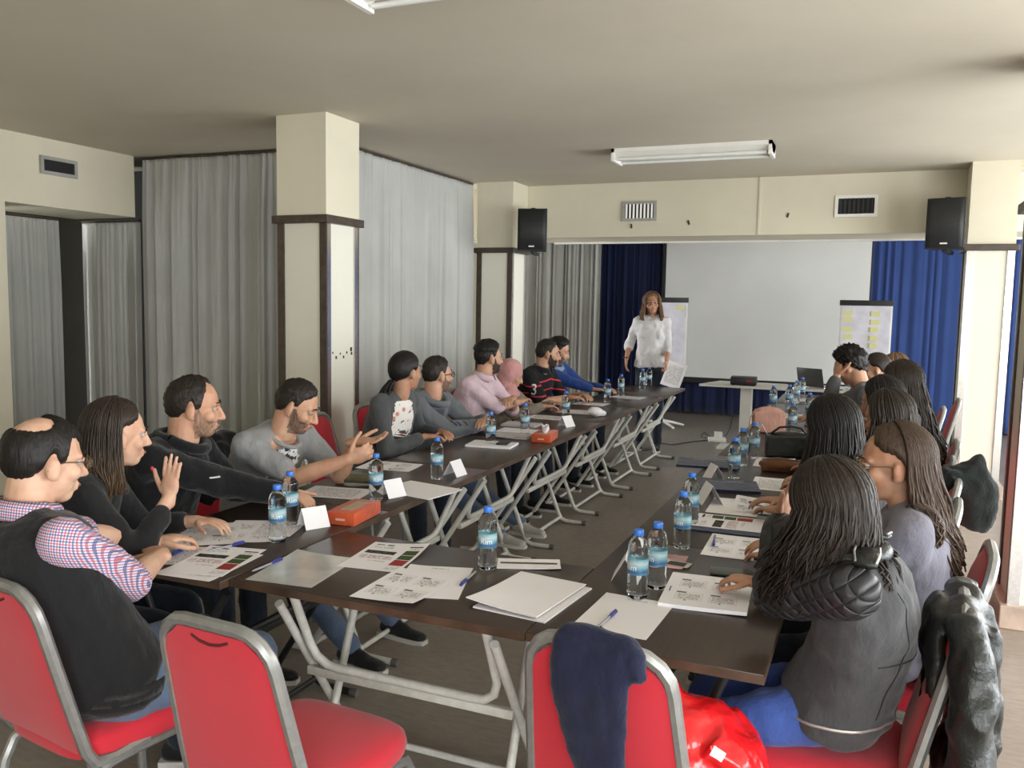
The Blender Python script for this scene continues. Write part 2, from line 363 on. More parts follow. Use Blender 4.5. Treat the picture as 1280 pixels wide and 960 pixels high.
fixture('white unlit fluorescent ceiling light in front of the stage beam', -2.03,-0.78,6.72,6.98)
fixture('white unlit fluorescent ceiling light further from the stage', -1.95,-0.70,2.77,3.03)
M_SPK = mat('black_speaker_cabinet', (0.018,0.019,0.019,1), 0.6, 0.15, 60, bump=0.1, bscale=400)
def speaker(label, x, y, z, rz):
    r = thing('loudspeaker', label, 'speaker', (x,y,z), rz)
    b = MB(); w,d,h = 0.30,0.20,0.42
    prof = [(-w/2*0.8,d),(-w/2,0.02),(-w/2*0.97,0),( w/2*0.97,0),(w/2,0.02),(w/2*0.8,d)]
    b.prism(list(reversed(prof)),-h/2,h/2); obj('cabinet', b, M_SPK, r, smooth=False)
    g = MB(); n = 9
    for i in range(n):
        t = -1+2*i/(n-1); g.v.append((t*w/2*0.93, -0.012-0.012*(1-t*t), -h/2+0.012)); g.v.append((t*w/2*0.93, -0.012-0.012*(1-t*t), h/2-0.012))
    g.f += [(2*i,2*i+2,2*i+3,2*i+1) for i in range(n-1)]; g.m += [0]*(n-1)
    o = obj('grille', g, M_SPK, r); md = o.modifiers.new('t','SOLIDIFY'); md.thickness = 0.014; md.offset = -1
    obj('badge', MB().box((-0.028,-0.030,-h/2+0.035),(0.028,-0.024,-h/2+0.048)), M_WHITE, r)
    obj('bracket', MB().box((-0.02,0.05,-h/2-0.03),(0.02,0.42,-h/2)), M_BLACK, r); obj('top_bracket', MB().box((-0.02,0.05,h/2),(0.02,0.585,h/2+0.012)), M_BLACK, r)
speaker('black wall loudspeaker on the column beside the grey curtain', -3.23,8.02,2.345, math.radians(14))
speaker('black wall loudspeaker on the bright column near the white-framed vent', 0.50,8.02,2.335, math.radians(-12))
obj('cable_on_ceiling', MB().tube([(1.05,8.58,2.80),(2.2,8.58,2.80)],0.012,8), M_WHITE)
tag(bpy.data.objects['cable_on_ceiling'], 'thin white cable duct running right from the far column top', 'cable duct')
# ------------------------------------------------------------------ furniture materials
def wood_mat():
    t = NT('dark_brown_laminate'); v = t.coord(scale=(1.5,14,14)); a = t.noise(v, 5, 6, 0.6); b = t.noise(v, 3, 2)
    c = t.ramp(a, [(0.3,(0.028,0.018,0.013,1)),(0.7,(0.045,0.029,0.021,1))])
    t.set(c, rough=0.30, spec=0.5); return t.mat
M_WOOD = wood_mat()
M_EDGE = mat('brown_edge_band', (0.075,0.045,0.028,1), 0.4, 0.2, 12)
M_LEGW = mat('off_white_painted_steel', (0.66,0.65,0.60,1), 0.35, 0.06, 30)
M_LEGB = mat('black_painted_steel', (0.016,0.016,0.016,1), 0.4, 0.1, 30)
M_ALU = mat('grey_aluminium_frame', (0.30,0.30,0.29,1), 0.36, 0.06, 40, metal=0.55)
def red_mat():
    t = NT('red_chair_fabric'); v = t.coord(); a = t.noise(v, 3, 3); w = t.noise(v, 700, 2)
    t.set(t.ramp(a, [(0.3,(0.50,0.020,0.034,1)),(0.7,(0.56,0.026,0.044,1))]), rough=0.85, spec=0.2, sheen=0.25); t.bump(w, 0.15, 0.002); return t.mat
M_RED = red_mat()
def arc(c, r, a0, a1, n, plane='yz'):
    return [(c[0], c[1]+r*math.cos(math.radians(a0+(a1-a0)*i/n)), c[2]+r*math.sin(math.radians(a0+(a1-a0)*i/n))) for i in range(n+1)]
TL, TD, TZ = 0.985, 0.61, 0.74
def make_table(legm):
    root = thing('folding_table', 'x', 'table')
    t = MB().box((-TL/2,-TD/2,TZ-0.026),(TL/2,TD/2,TZ),0.003); obj('tabletop', t, M_WOOD, root)
    e = MB(); z0, z1 = TZ-0.025, TZ-0.002; g = 0.0012
    e.box((-TL/2-g,-TD/2-g,z0),(TL/2+g,-TD/2+0.0005,z1)).box((-TL/2-g,TD/2-0.0005,z0),(TL/2+g,TD/2+g,z1)).box((-TL/2-g,-TD/2,z0),(-TL/2+0.0005,TD/2,z1)).box((TL/2-0.0005,-TD/2,z0),(TL/2+g,TD/2,z1))
    obj('edge_band', e, M_EDGE, root)
    for s in (-1,1):
        xb = s*0.372; xa = s*0.335
        b = MB(); b.tube([(xb,-0.225,0.655),(xb,0.175,0.04),(xb,0.20,0.018),(xb,0.24,0.016),(xb,0.285,0.015)],0.0145,10); obj('leg', b, legm, root)
        a = MB(); a.tube([(xa,0.215,TZ-0.03),(xa,-0.045,0.06),(xa,-0.065,0.03),(xa,-0.10,0.017),(xa,-0.245,0.015)],0.0145,10); obj('leg', a, legm, root)
        obj('foot_cap', MB().tube([(xa,-0.225,0.0155),(xa,-0.255,0.0155)],0.017,10), mat('grey_rubber',(0.12,0.11,0.10,1),0.7), root)
    u = MB(); x = 0.335; P = [(-x,-0.215,TZ-0.03),(-x,-0.115,0.49)]
    P += [(-x+0.015,-0.10,0.445),(-x+0.05,-0.092,0.418),(-x+0.09,-0.09,0.412),(x-0.09,-0.09,0.412),(x-0.05,-0.092,0.418),(x-0.015,-0.10,0.445)]
    P += [(x,-0.115,0.49),(x,-0.215,TZ-0.03)]
    obj('u_frame', MB().tube(P,0.0145,10), legm, root)
    obj('cross_bar', MB().box((-0.372,-0.085,0.365),(0.372,-0.060,0.395),0.004), legm, root)
    obj('floor_bar', MB().tube([(-0.335,-0.055,0.042),(0.335,-0.055,0.042)],0.012,8), legm, root)
    obj('floor_bar', MB().tube([(-0.372,0.18,0.035),(0.372,0.18,0.035)],0.012,8), legm, root)
    return root
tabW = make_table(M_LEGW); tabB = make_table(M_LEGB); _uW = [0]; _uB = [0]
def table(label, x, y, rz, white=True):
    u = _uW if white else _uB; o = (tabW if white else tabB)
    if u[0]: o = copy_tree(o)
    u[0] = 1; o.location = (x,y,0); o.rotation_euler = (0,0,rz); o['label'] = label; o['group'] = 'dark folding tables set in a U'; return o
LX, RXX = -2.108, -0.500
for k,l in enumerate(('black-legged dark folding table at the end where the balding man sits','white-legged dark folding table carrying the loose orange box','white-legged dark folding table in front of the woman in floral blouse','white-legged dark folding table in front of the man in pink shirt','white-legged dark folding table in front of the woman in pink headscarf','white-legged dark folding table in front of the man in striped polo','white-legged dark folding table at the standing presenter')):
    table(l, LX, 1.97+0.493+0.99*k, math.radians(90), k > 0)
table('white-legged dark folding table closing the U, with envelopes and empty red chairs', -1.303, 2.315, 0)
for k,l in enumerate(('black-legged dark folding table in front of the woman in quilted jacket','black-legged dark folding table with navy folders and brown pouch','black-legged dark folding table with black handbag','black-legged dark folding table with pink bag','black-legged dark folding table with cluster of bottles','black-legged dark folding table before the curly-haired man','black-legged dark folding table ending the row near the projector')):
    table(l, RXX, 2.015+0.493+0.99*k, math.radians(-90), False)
# ------------------------------------------------------------------ chairs
def make_chair():
    root = thing('banquet_chair', 'x', 'chair')
    w0, w1 = 0.192, 0.165; lean = 0.24
    def bp(x, z): return (x, -0.20-(z-0.44)*lean, z)
    top = 0.885; r = 0.085; P = []
    P += [(-w0,-0.02,0.405),(-w0,-0.12,0.395),(-w0,-0.175,0.405),(-w0,-0.197,0.44)]
    P += [bp(-w0+(w0-w1)*t, 0.46+(top-r-0.46)*t) for t in (0.2,0.5,0.8,1.0)]
    for a in (157,135,112,90): P.append(bp(-w1+r+r*math.cos(math.radians(a)), top-r+r*math.sin(math.radians(a))))
    P += [(-x,y,z) for (x,y,z) in reversed(P)]
    obj('back_frame', MB().tube(P, 0.016, 8, True, (1.0,1.0)), M_ALU, root)
    # upholstered back panel, a loft inside the hoop
    c = MB(); n = 13; rows = 12
    front = []; 
    def panel(off, bulge, name, m):
        q = MB(); R_ = []
        for i in range(rows+1):
            z = 0.435+(top-0.016-0.435)*i/rows; t = (z-0.46)/(top-0.46); hw = w0-(w0-w1)*max(0,t)-0.012
            dz = z-(top-r)
            if dz > 0: hw = w1-r+math.sqrt(max(0,(r-0.014)**2-min(dz,r-0.014)**2))
            row = []
            for j in range(n):
                x = -hw+2*hw*j/(n-1); e = (1-(2*j/(n-1)-1)**4)*(1-(2*i/rows-1)**6)
                p = bp(x,z); row.append((p[0], p[1]+off+bulge*e, p[2]))
            R_.append(row)
        return R_
    A = panel(0.012,0.022,0,0); B = panel(-0.012,-0.008,0,0); q = MB(); V = [p for r_ in A for p in r_]+[p for r_ in B for p in r_]; N = n*(rows+1); Fq = []
    for i in range(rows):
        for j in range(n-1):
            a = i*n+j; Fq.append((a+1,a,a+n,a+n+1)); Fq.append((N+a,N+a+1,N+a+n+1,N+a+n))
    for j in range(n-1): Fq.append((j,j+1,N+j+1,N+j)); a = rows*n+j; Fq.append((a+1,a,N+a,N+a+1))
    for i in range(rows): a = i*n; Fq.append((a+n,a,N+a,N+a+n)); a = i*n+n-1; Fq.append((a,a+n,N+a+n,N+a))
    q.add(V,Fq); pad = obj('backrest', q, M_RED, root)
    obj('grip_slot', MB().tube([bp(x,top-0.042-0.012*(1-(x/0.05)**2))[:1]+(bp(x,top-0.04)[1]-0.0165,top-0.030-0.014*(1-(x/0.055)**2)) for x in (-0.055,-0.03,0,0.03,0.055)],0.0035,6), mat('dark_seam',(0.08,0.01,0.012,1),0.7), pad)
    # seat cushion
    s = MB(); rings = [(0.93,0.400),(1.0,0.408),(1.02,0.43),(1.0,0.452),(0.93,0.466),(0.7,0.474),(0.35,0.477)]
    base = []; m = 40
    for j in range(m):
        a = 2*math.pi*j/m; ca, sa = math.cos(a), math.sin(a); e = 0.42
        base.append((math.copysign(abs(ca)**e,ca)*0.205, math.copysign(abs(sa)**e,sa)*0.215+0.005))
    V = [(x*k*(1.03 if y > 0 else 0.95),y*k,z) for k,z in rings for x,y in base]; Fq = [(i*m+j,i*m+(j+1)%m,(i+1)*m+(j+1)%m,(i+1)*m+j) for i in range(len(rings)-1) for j in range(m)]
    Fq += [tuple(reversed(range(m))), tuple((len(rings)-1)*m+j for j in range(m))]; s.add(V,Fq); obj('seat', s, M_RED, root)
    for sd in (-1,1):
        x = sd*0.19; L = [(x*1.06,0.235,0.0),(x*1.03,0.222,0.25),(x,0.21,0.335),(x,0.185,0.375),(x,0.13,0.388),(x,-0.05,0.388),(x,-0.13,0.385),(x,-0.175,0.36),(x,-0.20,0.31),(x*1.03,-0.225,0.2),(x*1.08,-0.275,0.0)]
        obj('leg_frame', MB().tube(L,0.0145,8), M_ALU, root)
    obj('stretcher', MB().tube([(-0.185,0.16,0.375),(0.185,0.16,0.375)],0.011,8), M_ALU, root)
    obj('stretcher', MB().tube([(-0.185,-0.12,0.375),(0.185,-0.12,0.375)],0.011,8), M_ALU, root)
    return root
chair0 = make_chair(); _uc = [0]
def chair(label, x, y, face, group='red banquet chairs'):
    # face: direction (dx,dy) the sitter looks
    o = copy_tree(chair0) if _uc[0] else chair0; _uc[0] = 1
    o.location = (x,y,0); o.rotation_euler = (0,0,math.atan2(face[1],face[0])-math.pi/2); o['label'] = label; o['group'] = group; return o
# ------------------------------------------------------------------ people
CLOUD = bpy.data.textures.new('fold_noise', 'CLOUDS'); CLOUD.noise_scale = 0.075; CLOUD.noise_depth = 1
CLOUD2 = bpy.data.textures.new('hair_noise', 'CLOUDS'); CLOUD2.noise_scale = 0.02; CLOUD2.noise_depth = 2
DG = None
def remesh(mb, voxel, smooth=3, disp=0.0, tex=None, name='body'):
    me = bpy.data.meshes.new('tmp'); me.from_pydata(mb.v, [], mb.f)
    o = bpy.data.objects.new('tmp', me); COL.objects.link(o)
    r = o.modifiers.new('r','REMESH'); r.mode = 'VOXEL'; r.voxel_size = voxel; r.use_smooth_shade = True
    if smooth: s = o.modifiers.new('s','SMOOTH'); s.factor = 0.5; s.iterations = smooth
    if disp:
        d = o.modifiers.new('d','DISPLACE'); d.texture = tex or CLOUD; d.strength = disp; d.mid_level = 0.5; d.texture_coords = 'LOCAL'
        s = o.modifiers.new('s2','SMOOTH'); s.factor = 0.5; s.iterations = 1
    dg = bpy.context.evaluated_depsgraph_get(); dg.update()
    out = bpy.data.meshes.new_from_object(o.evaluated_get(dg)); out.name = name
    bpy.data.objects.remove(o, do_unlink=True); bpy.data.meshes.remove(me)
    out.polygons.foreach_set('use_smooth', [True]*len(out.polygons)); return out
def mesh_to(mb, me):
    n = len(me.vertices); a = np.empty(n*3, np.float32); me.vertices.foreach_get('co', a); a = a.reshape(-1,3)
    mb.add([tuple(map(float,p)) for p in a], [tuple(p.vertices) for p in me.polygons]); bpy.data.meshes.remove(me)
def skin_mat(name, col):
    if name in MATS: return MATS[name]
    t = NT(name); v = t.coord(); a = t.noise(v, 14, 3); b = t.noise(v, 220, 2)
    c2 = (col[0]*0.86, col[1]*0.74, col[2]*0.70, 1)
    t.set(t.ramp(a, [(0.35,c2),(0.65,col)]), rough=0.5, spec=0.35); t.b.inputs['Subsurface Weight'].default_value = 0.08; t.b.inputs['Subsurface Radius'].default_value = (0.012,0.005,0.003)
    t.bump(b, 0.08, 0.002); MATS[name] = t.mat; return t.mat
SK_A = skin_mat('light_olive_skin', (0.52,0.31,0.205,1)); SK_B = skin_mat('tan_skin', (0.44,0.245,0.155,1)); SK_C = skin_mat('fair_skin', (0.58,0.37,0.26,1))
def hair_mat(name, col, tip=None):
    if name in MATS: return MATS[name]
    t = NT(name); v = t.coord(scale=(60,60,5)); a = t.noise(v, 3, 3); c = t.ramp(a, [(0.3,tuple(x*0.55 for x in col[:3])+(1,)),(0.75,tuple(x*1.5 for x in col[:3])+(1,))])
    if tip is not None:
        w = t.n('ShaderNodeTexCoord'); sx = t.n('ShaderNodeSeparateXYZ'); t.l(w.outputs['Object'], sx.inputs[0])
        f = t.n('ShaderNodeMapRange'); f.inputs['From Min'].default_value = tip[1]; f.inputs['From Max'].default_value = tip[2]; f.inputs['To Min'].default_value = 1; f.inputs['To Max'].default_value = 0
        t.l(sx.outputs['Z'], f.inputs['Value']); c = t.mix(t.math('MULTIPLY', f.outputs[0], 0.8), c, tip[0])
    t.set(c, rough=0.5, spec=0.28); t.bump(a, 0.5, 0.004); MATS[name] = t.mat; return t.mat
H_BLACK = hair_mat('black_hair', (0.011,0.009,0.008,1)); H_DARK = hair_mat('dark_brown_hair', (0.022,0.015,0.011,1)); H_BROWN = hair_mat('brown_hair', (0.050,0.030,0.019,1))
H_OMBRE = hair_mat('dark_hair_with_lighter_ends', (0.026,0.017,0.012,1), ((0.17,0.105,0.055,1), 0.90, 1.12)); H_SHORT = hair_mat('cropped_dark_hair', (0.020,0.015,0.012,1))
H_STUB = hair_mat('dark_stubble', (0.17,0.105,0.075,1)); H_STUB2 = hair_mat('light_stubble', (0.26,0.155,0.105,1)); H_FAIR = hair_mat('light_brown_hair', (0.16,0.092,0.050,1))
M_LIP = mat('lips', (0.36,0.13,0.11,1), 0.45, 0.05)
def eye_mat():
    t = NT('eye'); w = t.n('ShaderNodeTexCoord'); s = t.n('ShaderNodeSeparateXYZ'); t.l(w.outputs['Object'], s.inputs[0])
    t.set(t.ramp(s.outputs['Y'], [(0.0,(0.40,0.35,0.32,1)),(0.0066,(0.03,0.016,0.01,1))], 'CONSTANT'), rough=0.12); return t.mat
M_EYE = eye_mat(); _eye_me = mesh('eye', MB().ell((0,0,0),(0.0112,)*3, None, 12, 8), ang=180)
def rotm(fwd, up=(0,0,1), roll=0.0):
    f = Vector(fwd).normalized(); r = f.cross(Vector(up)).normalized(); u = r.cross(f)
    if roll: q = Matrix.Rotation(roll, 3, f); r = q@r; u = q@u
    return Matrix((r,f,u)).transposed()
def ik(a, b, l1, l2, pole):
    d = b-a; L = d.length; L2 = min(L, (l1+l2)*0.998); u = d.normalized(); b2 = a+u*L2
    x = (l1*l1-l2*l2+L2*L2)/(2*L2); h = math.sqrt(max(0,l1*l1-x*x)); p = Vector(pole); p = p-u*p.dot(u)
    p = p.normalized() if p.length > 1e-6 else Vector((0,0,-1))
    return a+u*x+p*h, b2
CR = (0.0765,0.098,0.094); CC = Vector((0,-0.010,0.016))
def crad(d): return 1/math.sqrt((d.x/CR[0])**2+(d.y/CR[1])**2+(d.z/CR[2])**2)
def head_prims(mb, Hc, R, s, female=False):
    def T(p): return Hc + R@(Vector(p)*s)
    def E(c, r, q=None): mb.ell(T(c), tuple(x*s for x in r), R if q is None else R@q, 16, 11)
    E(CC, CR); E((0,0.022,-0.045),(0.061,0.068,0.078)); E((0,0.052,-0.098),(0.033,0.034,0.026)); E((0,0.02,-0.085),(0.050,0.055,0.036))
    for x in (-1,1):
        E((x*0.040,0.056,-0.034),(0.027,0.028,0.026)); E((x*0.082,-0.010,-0.022),(0.011,0.020,0.032), Matrix.Rotation(x*-0.35,3,'Z'))
        E((x*0.0785,0.002,-0.045),(0.008,0.010,0.011)); E((x*0.011,0.099,-0.044),(0.009,0.010,0.008))
        mb.cap(T((x*0.012,0.083,0.014)),0.012*s,T((x*0.046,0.070,0.012)),0.011*s,8)
    mb.cap(T((0,0.090,0.002)),0.0085*s,T((0,0.112,-0.040)),0.0125*s,10)
    mb.cap(T((-0.017,0.088,-0.068)),0.008*s,T((0.017,0.088,-0.068)),0.008*s,8); mb.cap(T((-0.014,0.087,-0.080)),0.0085*s,T((0.014,0.087,-0.080)),0.0085*s,8)
def hand_prims(mb, w, fd, pn, side, pose, s):
    # w wrist, fd finger direction, pn palm normal; side +1: thumb on +X when the palm faces down for the left hand
    fd = Vector(fd).normalized(); pn = Vector(pn); pn = (pn-fd*pn.dot(fd)).normalized(); th = fd.cross(pn)*side   # towards the thumb
    curl, spread = {'flat':(4,0.9),'relaxed':(24,0.9),'fist':(72,0.6),'hold':(42,0.7),'up':(14,0.75)}[pose]
    pc = w+fd*0.048*s
    Rm = Matrix((th,fd,pn)).transposed(); mb.ell(pc,(0.040*s,0.054*s,0.0165*s),Rm,14,9); mb.cap(w-fd*0.02*s,0.026*s,w+fd*0.03*s,0.026*s,10,(0.75,1.15),pn)
    for i,(off,ln) in enumerate(((0.030,0.070),(0.0105,0.079),(-0.0095,0.073),(-0.028,0.057))):
        p = w+fd*(0.090-abs(off)*0.25)*s+th*off*s; d = (fd+th*(off*spread*3.0)).normalized(); r = 0.0088*s
        for k,fr in enumerate((0.46,0.31,0.23)):
            a = math.radians(curl*(0.75 if k == 0 else 1.0)); ax = d.cross(pn).normalized(); d = Matrix.Rotation(a,3,ax)@d
            q = p+d*ln*fr*s; mb.cap(p,r,q,r*0.92,8); p = q; r *= 0.92
    p = w+fd*0.022*s+th*0.030*s; d = (fd*0.62+th*0.75+pn*0.25).normalized()
    for k,ln in enumerate((0.040,0.032,0.024)):
        q = p+d*ln*s; mb.cap(p,(0.013,0.0105,0.0095)[k]*s,q,(0.0108,0.0098,0.0085)[k]*s,8); p = q; d = (d+fd*0.30).normalized()
def shell(R, Hc, s, hl, thick, seed=0, noise=0.003, clip=None, inner=0.012, na=56, ne=16, jag=2.5):
    # hair shell over the skull: hl(az deg 0..180) -> lowest elevation in degrees; az 0 is the face
    rng = np.random.RandomState(seed); mb = MB(); V = []; I = []
    for i in range(na):
        az = -180+360*i/na; lo = np.interp(abs(az), [h[0] for h in hl], [h[1] for h in hl])+rng.uniform(-1,1)*jag
        for j in range(ne+1):
            el = lo+(90-lo)*j/ne; a, e = math.radians(az), math.radians(el)
            d = Vector((math.sin(a)*math.cos(e), math.cos(a)*math.cos(e), math.sin(e))); r = crad(d); edge = min(1, (el-lo)/14+0.12)
            t = (thick(az,el) if callable(thick) else thick)*edge + rng.normal()*noise*edge
            if j == ne: t = (thick(az,90) if callable(thick) else thick)
            V.append(Hc+R@((CC+d*(r+t))*s)); I.append(Hc+R@((CC+d*(r-inner))*s))
    n = na*(ne+1); F = []
    for i in range(na):
        k = (i+1)%na
        for j in range(ne):
            a, b, c, d = i*(ne+1)+j, k*(ne+1)+j, k*(ne+1)+j+1, i*(ne+1)+j+1; F.append((a,b,c,d)); F.append((n+b,n+a,n+d,n+c))
        F.append((k*(ne+1), i*(ne+1), n+i*(ne+1), n+k*(ne+1)))
    mb.add(V+I, F); return mb
HL_MALE = [(0,40),(25,38),(45,26),(58,20),(68,-4),(80,-10),(86,6),(98,2),(106,-26),(140,-56),(180,-62)]
HL_WOMAN = [(0,52),(20,46),(40,24),(58,2),(70,-14),(84,-8),(100,-14),(115,-36),(180,-48)]
def strands(R, Hc, s, n, zend, seed, az0=62, rad=0.0055, flare=0.02, lift=0.016, block=None, wave=0.010, part=0.0, fwdfall=None, taper=0.35, zvar=0.06, gather=None):
    rng = np.random.RandomState(seed); mb = MB()
    for i in range(n):
        az = rng.uniform(az0, 360-az0); a = math.radians(az); pts = []; k = rng.uniform(0,1)
        elow = rng.uniform(-28,-6); lf = lift*(0.6+0.8*rng.rand())
        for el in np.linspace(86, elow, 8):
            e = math.radians(el); aa = a*1.0
            d = Vector((math.sin(aa)*math.cos(e)+part*math.cos(e)*0, math.cos(aa)*math.cos(e), math.sin(e)))
            pts.append(Hc+R@((CC+d*(crad(d)+lf))*s))
        p = pts[-1].copy(); o = (p-Hc); o.z = 0; o = o.normalized() if o.length > 1e-4 else Vector((0,-1,0))
        ze = zend+rng.uniform(-1,1)*zvar; ph = rng.uniform(0,6.28); m = max(4,int((p.z-ze)/0.035)); p0 = p.copy(); amp = wave*(0.5+rng.rand())
        for q in range(1,m+1):
            t = q/m; z = p0.z+(ze-p0.z)*t; fl = flare*math.sin(min(1,t*1.15)*math.pi*0.5)*(0.4+rng.rand()*0.2)
            c = p0+o*fl+Vector((math.sin(ph+t*7)*amp*t, math.cos(ph*1.7+t*6)*amp*t, 0)); c.z = z
            if fwdfall: c += Vector(fwdfall)*t*t
            if gather: g = Vector(gather); w = t**0.8*0.75; c.x += (g.x-c.x)*w; c.y += (g.y-c.y)*w
            if block:
                for (b0,r0,b1,r1) in block:
                    ab = b1-b0; u = max(0,min(1,(c-b0).dot(ab)/ab.length_squared)); x = b0+ab*u; rr = r0+(r1-r0)*u+0.012+0.014*k; dd = c-x
                    if dd.length < rr: c = x+dd.normalized()*rr
            pts.append(c)
        L = len(pts); rs = [rad*(0.5+0.5*min(1,j/4))*(1-(1-taper)*max(0,(j-L*0.55)/(L*0.45))) for j in range(L)]
        mb.tube(pts, rs, 4, True, (1.9,0.8))
    return mb
def bez(p0,p1,p2,t): return p0*((1-t)**2)+p1*(2*t*(1-t))+p2*(t*t)
PEOPLE = {}
C_SCARF_REF = []
def person(label, pelvis, face, head, look, skin=SK_A, s=0.97, sex='m', twist=0.0, hunch=0.05, roll=0.0, k=1.0, lod=1, arms=None, legs=None, top=None, bottom=None, shoe=None, hair=None, extra=None, stand=False, name='person', hs=1.0, cat='person', group='people at the meeting', zs=0.545, shw=None):
    root = thing(name, label, cat, (pelvis[0],pelvis[1],0), math.atan2(face[1],face[0])-math.pi/2, group)
    W = root.matrix_basis.copy(); Wi = W.inverted(); Ri = Wi.to_3x3()
    def loc(p): return Wi@Vector(p)
    Hc = loc(head); R = rotm(Ri@Vector(look), (0,0,1), roll); fem = sex == 'f'
    P0 = Vector((0,0,zs)); bf = Vector((0,1,0)); hsz = s*hs
    hf = R@Vector((0,1,0)); hu = R@Vector((0,0,1))
    Nt = Hc + R@Vector((0,-0.025,-0.085))*hsz
    Nb = Nt + Vector((0,-0.022,-0.050))*s - hu*0.008
    mid = (P0+Nb)/2 + Vector((0,-hunch,0.02)); yaw = math.radians(twist)
    sr = Vector((math.cos(yaw),math.sin(yaw),0)); 
    def spine(t): return bez(P0,mid,Nb,t) if t >= 0 else P0+(P0-bez(P0,mid,Nb,0.1))*(-t*10)
    SH = shw or (0.158 if fem else 0.182)
    secs = [(-0.10,.135,.095),(0.0,.172,.125),(0.2,.150 if fem else .165,.110 if fem else .125),(0.42,.138 if fem else .162,.105 if fem else .122),(0.62,.150 if fem else .172,.112 if fem else .122),(0.80,.148 if fem else .172,.098 if fem else .108),(0.90,.118 if fem else .135,.078 if fem else .085),(0.97,.078,.065),(1.03,.056,.056)]
    def loft(mb, g, t0, t1, kk=1.0):
        rings = []; ts = sorted(set([t0,t1]+[q[0] for q in secs if t0 < q[0] < t1])); n = 20; V = []
        for t in ts:
            rx = np.interp(t,[q[0] for q in secs],[q[1] for q in secs])*s*k*kk+g; ry = np.interp(t,[q[0] for q in secs],[q[2] for q in secs])*s*k*kk+g
            c = spine(t); tg = (spine(min(1.03,t+0.05))-spine(t-0.05)).normalized(); xr = Vector((1,0,0)).lerp(sr, max(0,min(1,t))); xr = (xr-tg*xr.dot(tg)).normalized(); fw = tg.cross(xr)
            for j in range(n): V.append(c+xr*(rx*math.cos(2*math.pi*j/n))+fw*(ry*math.sin(2*math.pi*j/n)))
        m = len(ts); F = [(i*n+j,i*n+(j+1)%n,(i+1)*n+(j+1)%n,(i+1)*n+j) for i in range(m-1) for j in range(n)]+[tuple(reversed(range(n))),tuple((m-1)*n+j for j in range(n))]
        mb.add(V,F)
    def shoulder(sd): return spine(0.885)+sr*sd*SH*s+Vector((0,-0.005,0))
    A = {}; U, Fo = 0.285*s, 0.255*s
    for sd,key in ((1,'R'),(-1,'L')):
        a = (arms or {}).get(key)
        S = shoulder(sd)
        if a is None: a = dict(w=W@(P0+Vector((sd*0.13,0.34,0.10))), fd=W.to_3x3()@Vector((0,1,-0.2)), pn=(0,0,-1), pose='relaxed', pole=(sd*0.5,-0.5,-0.6))
        w = loc(a['w']); pole = Vector(a.get('pole',(sd*0.5,-0.4,-0.6))); E_, w2 = ik(S, w, U, Fo, pole)
        A[key] = (S,E_,w2,(Ri@Vector(a['fd'])).normalized(),Ri@Vector(a['pn']),a.get('pose','relaxed'))
    Lg = {}; TH, SHN = 0.42*s, 0.42*s
    for sd,key in ((1,'R'),(-1,'L')):
        g = (legs or {}).get(key); hip = P0+Vector((sd*0.088*s,0.0,-0.005))
        ank = loc(g) if g is not None else (Vector((sd*0.12,0.43,0.085)) if not stand else Vector((sd*0.10,0,0.085)))
        kn, an = ik(hip, ank, TH, SHN, Vector((sd*0.12,1.0,0.5)) if not stand else Vector((0,1,0))); Lg[key] = (hip,kn,an)
    vx = {0:0.0047,1:0.0068,2:0.0095}[lod]
    # ---- skin: head and neck, arms with hands, trunk and legs, gathered into one body mesh
    mb = MB(); h = MB(); head_prims(h, Hc, R, hsz, fem); nr = (0.050 if fem else 0.058)*s
    h.cap(Hc+R@Vector((0,-0.028,-0.05))*hsz, nr, Nb+Vector((0,0.012,0)), nr*1.08, 16); h.cap(Nb+sr*0.07*s-Vector((0,0,0.050)),0.040*s,Nb-sr*0.07*s-Vector((0,0,0.050)),0.040*s,12); h.ell(spine(0.84),(0.10*s,0.070*s,0.06*s))
    me = remesh(h, vx, {0:8,1:6,2:4}[lod]); n = len(me.vertices); a = np.empty(n*3,np.float32); me.vertices.foreach_get('co',a); a = a.reshape(-1,3)
    for x in (-1,1):      # eye sockets
        e = np.array(Hc+R@(Vector((x*0.0325,0.088,-0.004))*hsz)); d = np.linalg.norm(a-e,axis=1); a += np.outer(np.exp(-(d/(0.016*hsz))**2)*0.010*hsz, -np.array(hf))
    me.vertices.foreach_set('co', a.ravel()); me.update()
    bd = (hair or {}).get('beard')
    if bd:
        nn = np.empty(n*3,np.float32); me.vertices.foreach_get('normal',nn); nn = nn.reshape(-1,3); q_ = ((a-np.array(Hc))@np.array(R))/hsz; X_, Y_, Z_ = np.abs(q_[:,0]), q_[:,1], q_[:,2]
        ok = (Z_ < -0.050) & (Y_ > 0.012) & (Z_ > -0.130) & ~((X_ < 0.022) & (Z_ > -0.086) & (Z_ < -0.063) & (Y_ > 0.05)) & ~((X_ < 0.012) & (Z_ > -0.056)) & (Z_ < -0.050-np.clip((0.052-X_),0,1)*0.12*(Y_ > 0.06))
        ok |= (X_ > 0.046) & (Z_ < -0.004-np.clip(Y_-0.02,0,1)*1.6) & (Z_ > -0.11) & (Y_ > 0.004) & (Y_ < 0.05)
        fs = [tuple(f.vertices) for f in me.polygons]; fs = [f for f in fs if all(ok[i] for i in f)]; used = sorted({i for f in fs for i in f}); mp = {v_:i for i,v_ in enumerate(used)}
        bb = MB(); bb.add([tuple(map(float,a[i]+nn[i]*(bd+0.0006))) for i in used],[tuple(mp[i] for i in f) for f in fs]); beard_mb = bb
    mesh_to(mb, me)
